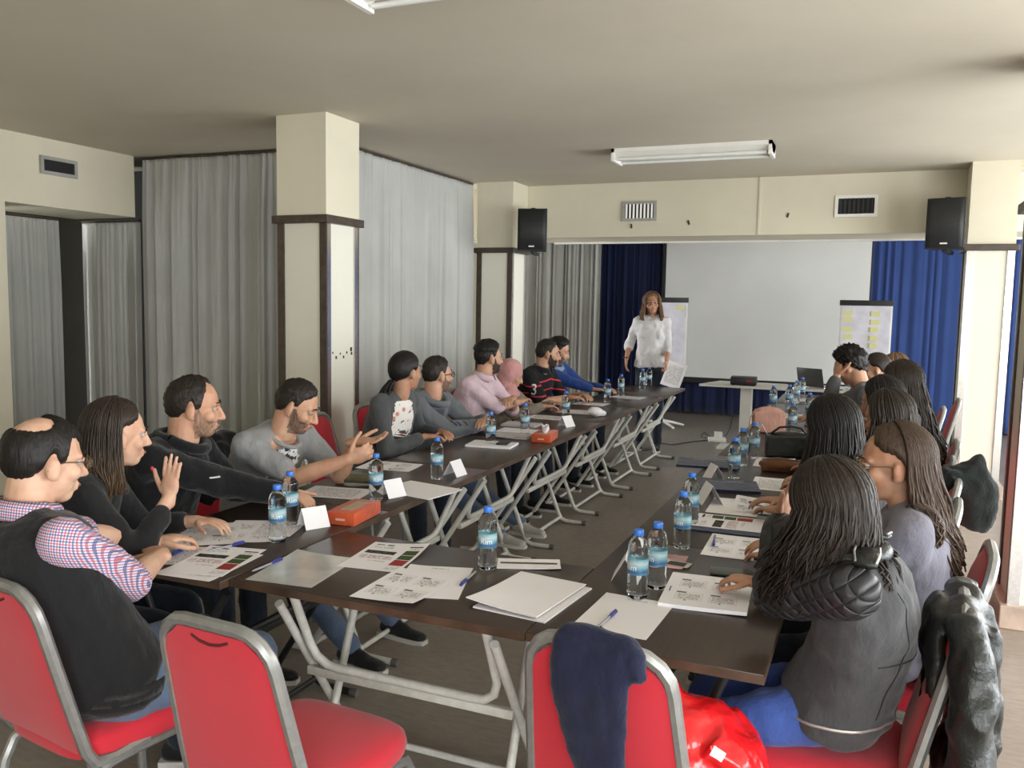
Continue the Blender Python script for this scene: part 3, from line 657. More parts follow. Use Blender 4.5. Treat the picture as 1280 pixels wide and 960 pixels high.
    for sd,key in ((1,'R'),(-1,'L')):
        S,E_,w,fd,pn,pose = A[key]; q = MB(); ar = (0.86 if fem else 1.0)*s
        q.cap(S,0.047*ar,S.lerp(E_,0.45),0.046*ar,12); q.cap(S.lerp(E_,0.45),0.046*ar,E_,0.037*ar,12); q.cap(E_,0.038*ar,E_.lerp(w,0.3),0.041*ar,12); q.cap(E_.lerp(w,0.3),0.041*ar,w,0.026*ar,12)
        hand_prims(q, w, fd, pn, sd, pose, s*(0.93 if fem else 1.0)); mesh_to(mb, remesh(q, vx*0.95, 2))
    q = MB(); loft(q, -0.012, -0.08, 0.97)
    for key in 'RL':
        hip,kn,an = Lg[key]; q.cap(hip,0.075*s,kn,0.05*s,12); q.cap(kn,0.05*s,an,0.034*s,12)
        if shoe is None: f = Vector((0,1,0)); q.cap(an-Vector((0,0.02,0.05)),0.032,an+Vector((0,0.14,-0.06)),0.022,10)
    mesh_to(mb, remesh(q, 0.024, 3))
    body = obj('body', mb, skin, root, ang=180)
    # ---- face details
    for x in (-1,1):
        e = link('eye', _eye_me, M_EYE, body, Hc+R@(Vector((x*0.0325,0.0765,-0.004))*hsz)); e.rotation_euler = R.to_euler(); e.scale = (hsz,)*3
        hm = (hair or {}).get('m', H_DARK); hm = H_DARK if hm in (C_SCARF_REF) else hm
        obj('eyelid', MB().tube([Hc+R@(Vector((x*p,y,z))*hsz) for p,y,z in ((0.020,0.0815,-0.003),(0.026,0.0865,0.0025),(0.0325,0.0885,0.0042),(0.040,0.0855,0.002),(0.045,0.079,-0.003))],[0.0015*hsz,0.0042*hsz,0.0048*hsz,0.0042*hsz,0.0015*hsz],6), skin, body)
        obj('eyebrow', MB().tube([Hc+R@(Vector((x*p,y,z))*hsz) for p,y,z in ((0.014,0.0975,0.018),(0.028,0.0945,0.024),(0.046,0.083,0.019))],[0.0035*hsz,0.004*hsz,0.002*hsz],6,True,(1.0,0.7)), hm if hm is not None else H_DARK, body)
    obj('lips', MB().tube([Hc+R@(Vector(p)*hsz) for p in ((-0.021,0.089,-0.073),(-0.01,0.0965,-0.072),(0,0.098,-0.0735),(0.01,0.0965,-0.072),(0.021,0.089,-0.073))],[0.003*hsz,0.0055*hsz,0.006*hsz,0.0055*hsz,0.003*hsz],8), M_LIP, body)
    # ---- clothes
    TV = {0:0.009,1:0.011,2:0.014}[lod]
    if top:
        q = MB(); g = top.get('g',0.014); loft(q, g, top.get('hem',-0.06), top.get('neck',0.955))
        if fem:
            for x in (-1,1): q.ell(spine(0.60)+sr*x*0.068*s+(spine(0.62)-spine(0.58)).normalized().cross(sr)*0.072*s,(0.064*s,0.058*s,0.062*s))
        
        for sd_ in (-1,1):
            a_ = spine(0.90)+sr*0.03*sd_; b_ = shoulder(sd_)+Vector((0,0,0.002)); q.cap(a_,0.06*s+g,b_ if top.get('sleeve_mat') is None else a_.lerp(b_,0.72),(0.050*s+g*0.7) if top.get('sleeve_mat') is None else (0.046*s+g*0.6),12)
        for sd_ in (-1,1): q.cap(shoulder(sd_)+Vector((0,0,-0.005)),(0.052*s+g*0.8) if top.get('sleeve_mat') is None else 0.044*s,spine(0.58)+sr*sd_*0.095*s,0.060*s+g*0.6,12)
        sl = top.get('sleeve',1.0); sm = top.get('sleeve_mat')
        def sleeve(q, gg, keys='RL'):
            for key in keys:
                S,E_,w,_,_,_ = A[key]; ar = (0.88 if fem else 1.0)*s; u = min(1,sl/0.5); e = S.lerp(E_,u); re = (0.052+(0.043-0.052)*u)*ar+gg
                q.cap(S,0.053*ar+gg,e,re,14)
                if sl > 0.5: v = (sl-0.5)/0.5; e2 = E_.lerp(w,v*0.97); q.cap(E_,0.043*ar+gg,e2,(0.043-0.014*v)*ar+gg,14)
        sm = top.get('sleeve_mat')
        if sm is None: sleeve(q, g*0.8)
        if not stand and top.get('drape',True): q.ell(P0+Vector((0,-0.01,-0.01)),(0.172*s*k+g,0.13*s*k+g,0.075))
        me = remesh(q, TV, 4, top.get('fold',0.016), CLOUD, 'top'); t_o = link(top.get('name','shirt'), me, top['m'], root)
        if sm is not None:
            
            for key in 'RL': q = MB(); sleeve(q, g*1.05, key); link(top.get('sleeve_name','sleeve'), remesh(q, TV, 3, 0.014, CLOUD, 'sleeve'), sm, t_o)
        c = top.get('collar')
        if c:
            cm = top.get('collar_mat', top['m']); ring = []
            if c in ('shirt','polo'):
                V = []; n = 28
                for zi,(dr,dz) in enumerate(((0.004,0.020),(0.010,0.042),(0.018,0.030),(0.026,-0.004))):
                    for j in range(n+1):
                        a_ = math.radians(100+340*j/n); cs, sn = math.cos(a_), math.sin(a_)
                        pz = dz + (-0.022 if sn > 0.3 else 0.0)*max(0,sn) + 0.012*max(0,-sn)
                        V.append(Nb+Vector((0,0.012,-0.012))+sr*(cs*(nr*1.12+dr))+sr.cross(Vector((0,0,1)))*(-sn*(nr*1.12+dr))+Vector((0,0,pz)))
                F = [(i*(n+1)+j,i*(n+1)+j+1,(i+1)*(n+1)+j+1,(i+1)*(n+1)+j) for i in range(3) for j in range(n)]
                m2 = MB(); m2.add(V,F); co = obj('collar', m2, cm, t_o, ang=180); md = co.modifiers.new('t','SOLIDIFY'); md.thickness = 0.004
            elif c in ('round','hood','high'):
                r_, dz = {'round':(0.010,-0.022),'hood':(0.034,-0.012),'high':(0.022,0.012)}[c]; m2 = MB(); pts = []
                for j in range(25):
                    a_ = 2*math.pi*j/24; cs, sn = math.cos(a_), math.sin(a_); f_ = -(sr.cross(Vector((0,0,1))))
                    pts.append(Nb+Vector((0,0.008,dz))+sr*(cs*(nr*1.15+r_*0.8))+f_*(sn*(nr*1.2+r_*0.8))*1.05+Vector((0,0,-0.045*max(0,sn)+0.01*max(0,-sn))))
                m2.tube(pts, [r_*(1.0 if c != 'hood' else (0.7+0.6*max(0,-math.sin(2*math.pi*j/24)))) for j in range(25)], 10, False)
                if c == 'hood': m2.ell(Nb+Vector((0,-0.075,-0.055)),(0.095,0.05,0.075)); me = remesh(m2,0.009,4,0.01); link('hood', me, cm, t_o)
                else: obj('collar', m2, cm, t_o, ang=180)
    if bottom:
        q = MB(); loft(q, 0.010, -0.10, 0.10); q.ell(P0+Vector((0,-0.01,-0.005)),(0.168*s*k,0.125*s*k,0.085))
        for key in 'RL':
            hip,kn,an = Lg[key]; q.cap(hip+Vector((0,0,-0.005)),0.090*s*k,kn,0.064*s,14); q.cap(kn,0.064*s,an,0.050*s,14)
        link('trousers', remesh(q, TV*1.6, 3, 0.016, CLOUD, 'trousers'), bottom, root)
    if shoe:
        for key in 'RL':
            an = Lg[key][2]; q = MB(); b = Vector((an.x,an.y,0)); z0 = max(0,an.z-0.085)
            q.cap(b+Vector((0,-0.035,z0+0.045)),0.038,b+Vector((0,0.06,z0+0.042)),0.038,12); q.cap(b+Vector((0,0.05,z0+0.036)),0.036,b+Vector((0,0.165,z0+0.028)),0.030,12,(0.85,1.2),(0,0,1)); q.cap(b+Vector((0,0,z0+0.04)),0.04,b+Vector((0,-0.005,z0+0.10)),0.042,12)
            me = remesh(q, 0.012, 2); so = link('shoe', me, shoe, root)
            sm_ = MB(); poly = [(-0.036,-0.07),(0.036,-0.07),(0.042,0.06),(0.038,0.15),(0.02,0.195),(-0.02,0.195),(-0.038,0.15),(-0.042,0.06)]
            sm_.prism([(b.x+x,b.y+y) for x,y in poly], z0+0.001, z0+0.022); obj('sole', sm_, mat('pale_shoe_sole',(0.55,0.53,0.50,1),0.6), so)
    # ---- hair
    block = [(spine(0.86),0.085*s*k,spine(0.3),0.125*s*k),(shoulder(1),0.062*s,shoulder(-1),0.062*s),(Hc,0.06*s,Nb,0.05*s)]
    info = dict(root=root, body=body, Hc=Hc, R=R, s=hsz, Nb=Nb, spine=spine, sr=sr, A=A, Lg=Lg, P0=P0, loc=loc, shoulder=shoulder, W=W, block=block)
    if hair:
        kd = hair['k']; hm = hair.get('m', H_DARK)
        if kd == 'short':
            o = obj('hair', shell(R,Hc,hsz,hair.get('hl',HL_MALE),hair.get('t',0.010),hair.get('seed',1),hair.get('noise',0.0022),na=72,ne=22), hm, body, ang=180)
        elif kd in ('long','tied'):
            o = obj('hair', shell(R,Hc,hsz,hair.get('hl',HL_WOMAN),hair.get('t',0.014),hair.get('seed',1),0.0012,na=60), hm, body, ang=180)
            st = strands(R,Hc,hsz,hair.get('n',240),loc((0,0,0)).z+hair['zend'],hair.get('seed',1),az0=hair.get('az0',62),rad=hair.get('rad',0.006),flare=hair.get('flare',0.02),lift=hair.get('lift',0.014),block=block,wave=hair.get('wave',0.010),fwdfall=hair.get('fall'),zvar=hair.get('zvar',0.05),gather=hair.get('gather'))
            obj('hair_lengths', st, hm, o, ang=180)
            if kd == 'tied': pass
        elif kd == 'hijab':
            q = MB(); q.ell(Hc+R@((CC+Vector((0,-0.014,0.004)))*hsz),tuple(x*1.13*hsz for x in CR),R,20,14); q.cap(Hc+R@Vector((0,-0.035,-0.05))*hsz,0.082*hsz,Nb+Vector((0,0,-0.01)),0.088*s,16); q.cap(Hc+R@Vector((0,0.025,-0.10))*hsz,0.062*hsz,Nb+Vector((0,0.07,-0.03)),0.07*s,14); q.ell(Nb+Vector((0,0.03,-0.05)),(0.14*s,0.12*s,0.05)); q.ell(Hc+R@Vector((0,-0.022,-0.020))*hsz,(0.104*hsz,0.072*hsz,0.09*hsz),R,18,12)
            link('headscarf', remesh(q,0.008,4,0.012,CLOUD,'headscarf'), hm, root)
        if hair.get('beard'): obj('beard', beard_mb, hair.get('bm',H_STUB), body, ang=180)
    if extra: extra(info)
    PEOPLE[label] = info; return info
M_METALG = mat('spectacle_metal', (0.20,0.15,0.10,1), 0.3, 0.0, metal=0.9); M_LENS = None
def lens_mat():
    t = NT('spectacle_glass'); t.set((0.9,0.92,0.93,1), rough=0.02, trans=1.0, ior=1.1); t.b.inputs['Alpha'].default_value = 0.25; return t.mat
M_LENS = lens_mat()
def glasses(info, m=M_METALG, w=0.0013):
    Hc, R, s = info['Hc'], info['R'], info['s']; T = lambda p: Hc+R@(Vector(p)*s); g = MB()
    for x in (-1,1):
        rim = [T((x*0.034+0.024*math.cos(a), 0.107-0.010*abs(0.024*math.cos(a)*x+0.0)/0.024*0.5-(0.006 if x*math.cos(a) > 0 else 0), -0.006+0.018*math.sin(a))) for a in [2*math.pi*j/20 for j in range(21)]]
        g.tube(rim, w*s*1.2, 6, False); g.tube([T((x*0.058,0.100,-0.002)),T((x*0.077,0.085,0.0)),T((x*0.084,0.02,-0.002)),T((x*0.086,-0.012,-0.010)),T((x*0.084,-0.024,-0.028))], w*s*1.3, 6)
    g.tube([T((-0.011,0.108,0.0)),T((0,0.113,0.003)),T((0.011,0.108,0.0))], w*s*1.2, 6)
    o = obj('glasses', g, m, info['body'])
    for x in (-1,1):
        l = MB(); n = 16; V = [T((x*0.034+0.0235*math.cos(2*math.pi*j/n),0.1045,-0.006+0.0175*math.sin(2*math.pi*j/n))) for j in range(n)]; V2 = [p+R@Vector((0,0.0012,0)) for p in V]; l.add(V+V2,[tuple(range(n)),tuple(reversed(range(n,2*n)))]+[(j,(j+1)%n,n+(j+1)%n,n+j) for j in range(n)]); obj('lens', l, M_LENS, o)

def path_on(tgt, pts, dirs, r, m, name, off=0.0, closed=False):
    # a thin cord laid on a cloth: every point is dropped onto the cloth along its direction
    dg = bpy.context.evaluated_depsgraph_get(); dg.update(); out = []
    for p,d in zip(pts,dirs):
        d = Vector(d).normalized(); ok, h, nn, i = tgt.ray_cast(Vector(p)-d*0.5, d, distance=1.0)
        if ok: out.append(h+nn*off)
    if len(out) > 2: return obj(name, MB().tube(out, r, 6, not closed), m, tgt)
# ------------------------------------------------------------------ clothing materials
def fab(name, col, rough=0.85, var=0.08, bs=500, bump=0.15): 
    if name in MATS: return MATS[name]
    t = NT(name); v = t.coord(); a = t.noise(v, 5, 4); b = t.noise(v, bs, 2)
    t.set(t.ramp(a, [(0.3,tuple(x*(1-var*2) for x in col[:3])+(1,)),(0.7,tuple(min(1,x*(1+var)) for x in col[:3])+(1,))]), rough=rough, spec=0.2, sheen=0.15); w_ = t.noise(t.coord(scale=(1,1,0.55)), 13, 5, 0.6); x_ = t.n('ShaderNodeBump'); x_.inputs['Strength'].default_value = 0.45; x_.inputs['Distance'].default_value = 0.03; t.l(w_, x_.inputs['Height']); y_ = t.n('ShaderNodeBump'); y_.inputs['Strength'].default_value = bump; y_.inputs['Distance'].default_value = 0.003; t.l(b, y_.inputs['Height']); t.l(x_.outputs['Normal'], y_.inputs['Normal']); t.l(y_.outputs['Normal'], t.b.inputs['Normal']); MATS[name] = t.mat; return t.mat
C_SCARF_REF.clear(); H_BEARD = hair_mat('dark_brown_beard', (0.045,0.030,0.022,1))
C_BLACK = fab('black_knit', (0.010,0.010,0.011,1)); C_BLAZER = fab('black_blazer_cloth', (0.012,0.012,0.013,1)); C_FLEECE = fab('black_fleece', (0.008,0.008,0.009,1), 0.95)
C_GREYT = fab('light_grey_cotton', (0.25,0.25,0.25,1)); C_CARD = fab('charcoal_grey_knit', (0.070,0.072,0.075,1)); C_HOOD = fab('grey_hooded_sweat', (0.115,0.122,0.13,1)); C_PINK = fab('pale_pink_cotton', (0.56,0.42,0.46,1))
C_BEIGE = fab('beige_coat', (0.24,0.20,0.155,1)); C_SCARF = fab('dusty_pink_headscarf', (0.52,0.26,0.25,1)); C_BLUE = fab('royal_blue_sweat', (0.015,0.045,0.18,1)); C_WHITE = fab('thin_white_cotton', (0.62,0.60,0.60,1))
C_JEANB = fab('bright_blue_denim', (0.055,0.105,0.36,1), bs=900); C_JEAN = fab('washed_blue_denim', (0.10,0.14,0.22,1), bs=900); C_DKJ = fab('dark_denim', (0.018,0.024,0.036,1), bs=900); C_LAV = fab('lavender_grey_knit', (0.16,0.155,0.19,1)); C_DGREY = fab('dark_grey_knit', (0.055,0.055,0.058,1)); C_GRSW = fab('mid_grey_sweater', (0.085,0.085,0.09,1)); C_NAVY = fab('navy_sweat_cloth', (0.010,0.012,0.034,1))
M_SHOEB = fab('black_shoe', (0.012,0.012,0.012,1), 0.5); M_SHOEG = fab('pale_grey_trainer', (0.42,0.40,0.37,1), 0.7)
def plaid():
    t = NT('checked_shirt_cotton'); w = t.n('ShaderNodeTexCoord'); sx = t.n('ShaderNodeSeparateXYZ'); t.l(w.outputs['Object'], sx.inputs[0])
    u = t.math('ADD', sx.outputs['X'], t.math('MULTIPLY', sx.outputs['Y'], 0.6)); v = t.math('ADD', sx.outputs['Z'], t.math('MULTIPLY', sx.outputs['Y'], 0.25))
    def st(x, per, ph, wd): return t.math('LESS_THAN', t.math('FRACT', t.math('ADD', t.math('MULTIPLY', x, 1/per), ph)), wd)
    c = (0.60,0.58,0.66,1)
    for x,ph,col in ((u,0.0,(0.42,0.07,0.10,1)),(v,0.2,(0.42,0.07,0.10,1)),(u,0.5,(0.06,0.07,0.20,1)),(v,0.7,(0.06,0.07,0.20,1))):
        c = t.mix(t.math('MULTIPLY', st(x,0.0145,ph,0.24), 0.75), c, col)
    t.set(c, rough=0.85, spec=0.2); return t.mat
C_PLAID = plaid()
def polo():
    t = NT('black_polo_with_red_stripes'); w = t.n('ShaderNodeTexCoord'); sx = t.n('ShaderNodeSeparateXYZ'); t.l(w.outputs['Object'], sx.inputs[0])
    z = t.math('ADD', sx.outputs['Z'], t.math('MULTIPLY', t.math('ABSOLUTE', sx.outputs['X']), 0.15)); c = (0.012,0.012,0.013,1)
    for z0 in (0.945,0.865,0.785): c = t.mix(t.math('LESS_THAN', t.math('ABSOLUTE', t.math('SUBTRACT', z, z0)), 0.006), c, (0.50,0.04,0.07,1))
    t.set(c, rough=0.85, spec=0.2); return t.mat
C_POLO = polo()
def floral():
    t = NT('white_floral_blouse'); v = t.coord(); n = t.n('ShaderNodeTexVoronoi'); n.inputs['Scale'].default_value = 17; t.l(v, n.inputs['Vector'])
    c = t.ramp(n.outputs['Distance'], [(0.0,(0.42,0.07,0.06,1)),(0.18,(0.60,0.28,0.24,1)),(0.3,(0.70,0.66,0.62,1))]); k = t.noise(v, 30, 2); c = t.mix(t.ramp(k, [(0.62,(0,0,0,1)),(0.66,(1,1,1,1))]), c, (0.06,0.08,0.07,1)); t.set(c, rough=0.8, spec=0.2); return t.mat
C_FLORAL = floral()
def quilt():
    t = NT('dark_quilted_nylon'); w = t.n('ShaderNodeTexCoord'); sx = t.n('ShaderNodeSeparateXYZ'); t.l(w.outputs['Object'], sx.inputs[0])
    a = t.math('ADD', sx.outputs['Z'], t.math('MULTIPLY', sx.outputs['Y'], 0.8)); b = t.math('SUBTRACT', sx.outputs['Z'], t.math('ADD', t.math('MULTIPLY', sx.outputs['Y'], 0.8), t.math('MULTIPLY', sx.outputs['X'], 0.8)))
    f = lambda x: t.math('ABSOLUTE', t.math('SINE', t.math('MULTIPLY', x, math.pi/0.045)))
    h = t.math('POWER', t.math('MINIMUM', f(a), f(b)), 0.45); t.set((0.022,0.022,0.024,1), rough=0.42, spec=0.4); t.bump(h, 0.9, 0.008); return t.mat
C_QUILT = quilt()
def leather():
    t = NT('black_leather'); v = t.coord(); a = t.noise(v, 14, 5, 0.6); t.set((0.010,0.012,0.011,1), rough=0.38, spec=0.5); t.bump(a, 0.5, 0.02); return t.mat
C_LEATHER = leather()
C_SCARF_REF.append(C_SCARF)
# ------------------------------------------------------------------ the people along the left row
Z = Vector((0,0,1))
def add_text(body, size, mat_, parent, M, name='lettering', ext=0.0008):
    cu = bpy.data.curves.new('t','FONT'); cu.body = body; cu.size = size; cu.align_x = 'CENTER'; cu.align_y = 'CENTER'; cu.extrude = ext; cu.resolution_u = 3
    o = bpy.data.objects.new('t', cu); COL.objects.link(o); dg = bpy.context.evaluated_depsgraph_get(); dg.update(); me = bpy.data.meshes.new_from_object(o.evaluated_get(dg)); bpy.data.objects.remove(o, do_unlink=True)
    bm = bmesh.new(); bm.from_mesh(me); bmesh.ops.triangulate(bm, faces=bm.faces[:]); bmesh.ops.subdivide_edges(bm, edges=bm.edges[:], cuts=3, use_grid_fill=True); bm.to_mesh(me); bm.free(); me.transform(M); return link(name, me, mat_, parent)
def snap(o, tgt, off=0.0015, axis=None):
    # push every vertex of a flat print onto the cloth below it
    dg = bpy.context.evaluated_depsgraph_get(); dg.update(); ax = Vector(axis); me = o.data
    for v in me.vertices:
        ok, p, nn, i = tgt.ray_cast(v.co-ax*0.25, ax, distance=0.6)
        if ok: v.co = p-ax*off
def print_patch(info, tgt, c, ax, upv, w, h, m, name='print', nx=14, ny=14, shape=None):
    ax = Vector(ax).normalized(); up = (Vector(upv)-ax*Vector(upv).dot(ax)).normalized(); rt = up.cross(ax); mb = MB(); V = []
    idx = {}
    for i in range(nx+1):
        for j in range(ny+1): idx[(i,j)] = len(V); V.append(Vector(c)+rt*(w*(i/nx-0.5))+up*(h*(j/ny-0.5)))
    F = [(idx[(i,j)],idx[(i+1,j)],idx[(i+1,j+1)],idx[(i,j+1)]) for i in range(nx) for j in range(ny) if shape is None or shape((i+.5)/nx*2-1,(j+.5)/ny*2-1)]
    
    dg = bpy.context.evaluated_depsgraph_get(); dg.update(); H = []
    for p in V:
        ok, h_, nn, i_ = tgt.ray_cast(p-ax*0.25, ax, distance=0.8); H.append(h_-ax*0.0025 if ok else None)
    dd = sorted(h_.dot(ax) for h_ in H if h_ is not None); md_ = dd[len(dd)//2] if dd else 0
    F = [f for f in F if all(H[i_] is not None and abs(H[i_].dot(ax)-md_) < 0.085 for i_ in f)]
    mb.add([h_ if h_ is not None else V[i_] for i_,h_ in enumerate(H)],F); o = obj(name, mb, m, tgt, ang=180); return o
# 1 balding man at the table end
HL_BALD = [(0,12),(14,14),(30,30),(45,34),(58,20),(66,-18),(80,-20),(86,4),(98,2),(104,-26),(140,-56),(180,-62)]
def t_bald(az, el):
    # thin strip over the top, bare crown at the back and bare temples
    x = abs(abs(az)-180)/75; y = (el-60)/29; d = x*x*math.cos(math.radians(min(el,80)))+y*y
    return -0.007 if d < 0.75 else (0.004 if d < 1.0 else 0.008)
hd = pix(56,572,1.165)
def ex1(i):
    glasses(i)
    top = [c for c in i['root'].children if c.name.startswith('sweater_vest')][0]
    q = MB(); n = 30; V = []
    for zi,dr,dz in ((0,0.052,-0.006),(1,0.050,0.028)):
        for j in range(n): a = 2*math.pi*j/n; V.append(i['P0']+Vector((0,-0.01,-0.005))+Vector(((0.168*1.12+0.012)*math.cos(a),(0.125*1.12+0.014)*math.sin(a),dz-0.0)))
    q.add(V,[(j,(j+1)%n,n+(j+1)%n,n+j) for j in range(n)]); o = obj('belt', q, M_SHOEB, i['root'], ang=180); m_ = o.modifiers.new('t','SOLIDIFY'); m_.thickness = 0.006
person('balding man with glasses in black sweater vest and checked shirt at table end', (-1.93,1.66), (0.16,1), hd, (0.26,0.94,-0.16), SK_C, 1.0, k=1.10, lod=0, hunch=0.07,
    arms=dict(R=dict(w=(-2.02,1.95,0.80),fd=(-0.9,0.5,-0.02),pn=(0,0,-1),pole=(0.75,-0.25,-0.9)), L=dict(w=(-2.16,2.06,0.795),fd=(0.3,1,0),pn=(0,0,-1),pole=(-0.9,-0.4,-0.4))),
    top=dict(m=C_BLACK,sleeve=0.5,sleeve_mat=C_PLAID,sleeve_name='checked_sleeve',name='sweater_vest',collar='shirt',collar_mat=C_PLAID,g=0.016,fold=0.014), bottom=C_JEAN, shoe=M_SHOEB,
    hair=dict(k='short',m=H_BLACK,hl=HL_BALD,t=t_bald,seed=3,noise=0.0014), extra=ex1)
# 2 woman with raised hand
hd = pix(147,540,1.15); wr = pixy(211,622,hd.y+0.05)
def ex2(i):
    S,E_,w,fd,pn,pose = i['A']['R']; th = fd.cross(pn).normalized(); p = w+fd*0.022+th*0.030; d = (fd*0.62+th*0.75+pn*0.25).normalized()
    for ln in (0.040,0.032): p = p+d*ln*0.9; d = (d+fd*0.30).normalized()
    obj('thumb_nail', MB().ell(p+d*0.020-pn*0.006,(0.006,0.006,0.009)), mat('red_nail_varnish',(0.45,0.02,0.06,1),0.25,0.0), i['body'])
person('woman with shoulder-length brown hair in black blazer raising an open hand', (-2.56,2.02), (0.88,0.5), hd, (0.42,0.90,-0.10), SK_C, 0.94, 'f', lod=0, twist=8, hunch=0.05,
    arms=dict(R=dict(w=wr,fd=(0.10,0.06,1),pn=(-0.15,1,-0.05),pose='flat',pole=(0.5,0.3,-1)), L=dict(w=(-2.25,2.35,0.79),fd=(1,0.2,0),pn=(0,0,-1))),
    top=dict(m=C_BLAZER,sleeve=0.86,name='blazer',collar='round',g=0.016), bottom=C_DKJ, shoe=M_SHOEB, hair=dict(k='long',m=H_OMBRE,hl=[(0,52),(20,46),(40,30),(58,18),(70,10),(84,10),(100,-14),(115,-36),(180,-48)],zend=0.98,n=620,rad=0.0042,flare=0.03,az0=92,seed=21,wave=0.006,zvar=0.03,lift=0.014), extra=ex2)
# 3 man in black fleece, writing
hd = pix(243,506,1.185); wr = pix(381,622,0.80)
def ex3(i):
    top = [c for c in i['root'].children if c.name.startswith('fleece_jacket')][0]
    print_patch(i, top, i['spine'](0.74)+i['sr']*0.10+Vector((0,0.2,0)), (0,-1,0.0), (0,0,1), 0.035, 0.006, mat('pale_thread',(0.5,0.5,0.5,1),0.7), 'logo_stitching', 6, 2)
person('man in black fleece jacket with receding dark hair, writing', (-2.73,2.55), (0.97,0.2), hd, (0.74,0.67,-0.12), SK_A, 1.0, lod=0, k=1.12, hunch=0.06, twist=4,
    arms=dict(R=dict(w=wr,fd=(1,0.25,-0.25),pn=(-0.1,0.2,-1),pose='hold',pole=(0.6,-0.3,-0.8)), L=dict(w=(-2.30,2.90,0.79),fd=(1,-0.3,0),pn=(0,0,-1))),
    top=dict(m=C_FLEECE,sleeve=0.96,name='fleece_jacket',collar='high',g=0.022,fold=0.02), bottom=C_DKJ, shoe=M_SHOEB, hair=dict(k='short',m=H_SHORT,hl=[(0,52),(18,54),(32,62),(46,40),(58,22),(66,-18),(80,-20),(86,4),(98,2),(104,-26),(140,-56),(180,-62)],t=0.007,seed=5,beard=0.0008,bm=H_STUB2), extra=ex3)
# 4 young man in grey T-shirt
hd = pix(372,506,1.13); w1 = pixy(436,574,hd.y-0.04); w2 = pixy(443,553,hd.y+0.10)
def ex4(i):
    top = [c for c in i['root'].children if c.name.startswith('t_shirt')][0]
    t = NT('white_head_print'); v = t.coord(); a = t.noise(v, 45, 3); b = t.noise(t.coord(scale=(1,1,3)), 26, 3); c = t.ramp(a, [(0.44,(0.05,0.045,0.05,1)),(0.5,(0.72,0.72,0.72,1))]); c = t.mix(t.ramp(b, [(0.60,(0,0,0,1)),(0.66,(1,1,1,1))]), c, (0.24,0.02,0.05,1)); t.set(c, rough=0.8)
    print_patch(i, top, i['spine'](0.66)+Vector((0.03,0.25,0)), (0,-1,-0.05), (0,0,1), 0.19, 0.18, t.mat, 'shirt_print', 22, 22, lambda x,y: x*x*0.9+y*y < 0.9+0.16*math.sin(9*math.atan2(y,x)) and not (y < -0.1 and abs(x) > 0.75))
person('young man in light grey printed T-shirt looking down at his hands', (-2.70,3.20), (0.95,-0.12), hd, (0.86,0.36,-0.42), SK_A, 0.97, lod=0, k=1.02, hunch=0.09, 
    arms=dict(R=dict(w=w1,fd=(0.8,0.35,0.35),pn=(-0.3,0.9,0.1),pose='fist',pole=(0.4,-0.2,-1)), L=dict(w=w2,fd=(0.95,0.35,0.12),pn=(-0.1,-0.25,1),pose='up',pole=(-0.3,-0.2,-1))),
    legs=dict(R=(-2.02,3.02,0.085),L=(-2.05,3.40,0.085)),
    top=dict(m=C_GREYT,sleeve=0.36,name='t_shirt',collar='round',g=0.018,fold=0.022), bottom=C_JEAN, shoe=M_SHOEB, hair=dict(k='short',m=H_SHORT,t=lambda az,el: 0.006 if el < 25 else 0.012,seed=6,beard=0.0012), extra=ex4)
# 5 woman in grey cardigan over floral blouse
hd = pix(507,463,1.19)
def ex5(i):
    top = [c for c in i['root'].children if c.name.startswith('cardigan')][0]; 
    print_patch(i, top, i['spine'](0.64)+i['sr']*0.030+Vector((0,0.25,0)), (0,-1,0), (0,0,1), 0.17, 0.27, C_FLORAL, 'floral_blouse', 14, 30, lambda x,y: abs(x) < 0.62+0.38*math.cos(1.2*y))
    q = MB(); b = i['Hc']+i['R']@Vector((0,-0.105,-0.05)); rng = np.random.RandomState(4)
    for k_ in range(70):
        o_ = Vector((rng.normal()*0.020,rng.normal()*0.016,0)); L = 0.36+rng.rand()*0.07
        q.tube([b+o_*0.4, b+Vector((0,-0.035,-0.05))+o_*0.7]+[b+Vector((math.sin(t*5+k_)*0.006,-0.05-0.03*math.sin(t*2.2),-0.05-L*t))+o_*(0.9+0.9*math.sin(t*3)) for t in (0.2,0.45,0.7,0.9,1.0)],[0.005,0.007,0.008,0.009,0.008,0.006,0.002],5)
    obj('ponytail', q, H_BLACK, i['body'], ang=180); obj('hair_tie', MB().ell(b+Vector((0,-0.028,-0.042)),(0.022,0.018,0.014)), mat('pale_hair_tie',(0.5,0.5,0.48,1),0.6), i['body'])
person('woman with long low black ponytail in charcoal cardigan over floral blouse', (-2.80,4.44), (1,-0.12), hd, (0.30,0.95,0.02), SK_B, 0.98, 'f', lod=1, k=1.08, hunch=0.03, twist=0,
    arms=dict(R=dict(w=(-2.44,4.40,0.80),fd=(0.6,0.8,0),pn=(0,0,-1),pole=(0.7,-0.3,-0.8)), L=dict(w=(-2.44,4.62,0.80),fd=(0.8,-0.6,0),pn=(0,0,-1))),
    top=dict(m=C_CARD,sleeve=0.93,name='cardigan',g=0.016), bottom=C_DKJ, shoe=M_SHOEB, hair=dict(k='short',m=H_BLACK,hl=[(0,46),(20,42),(40,26),(58,4),(70,-10),(84,-4),(100,-12),(112,-36),(180,-54)],t=0.013,seed=9,noise=0.001), extra=ex5)
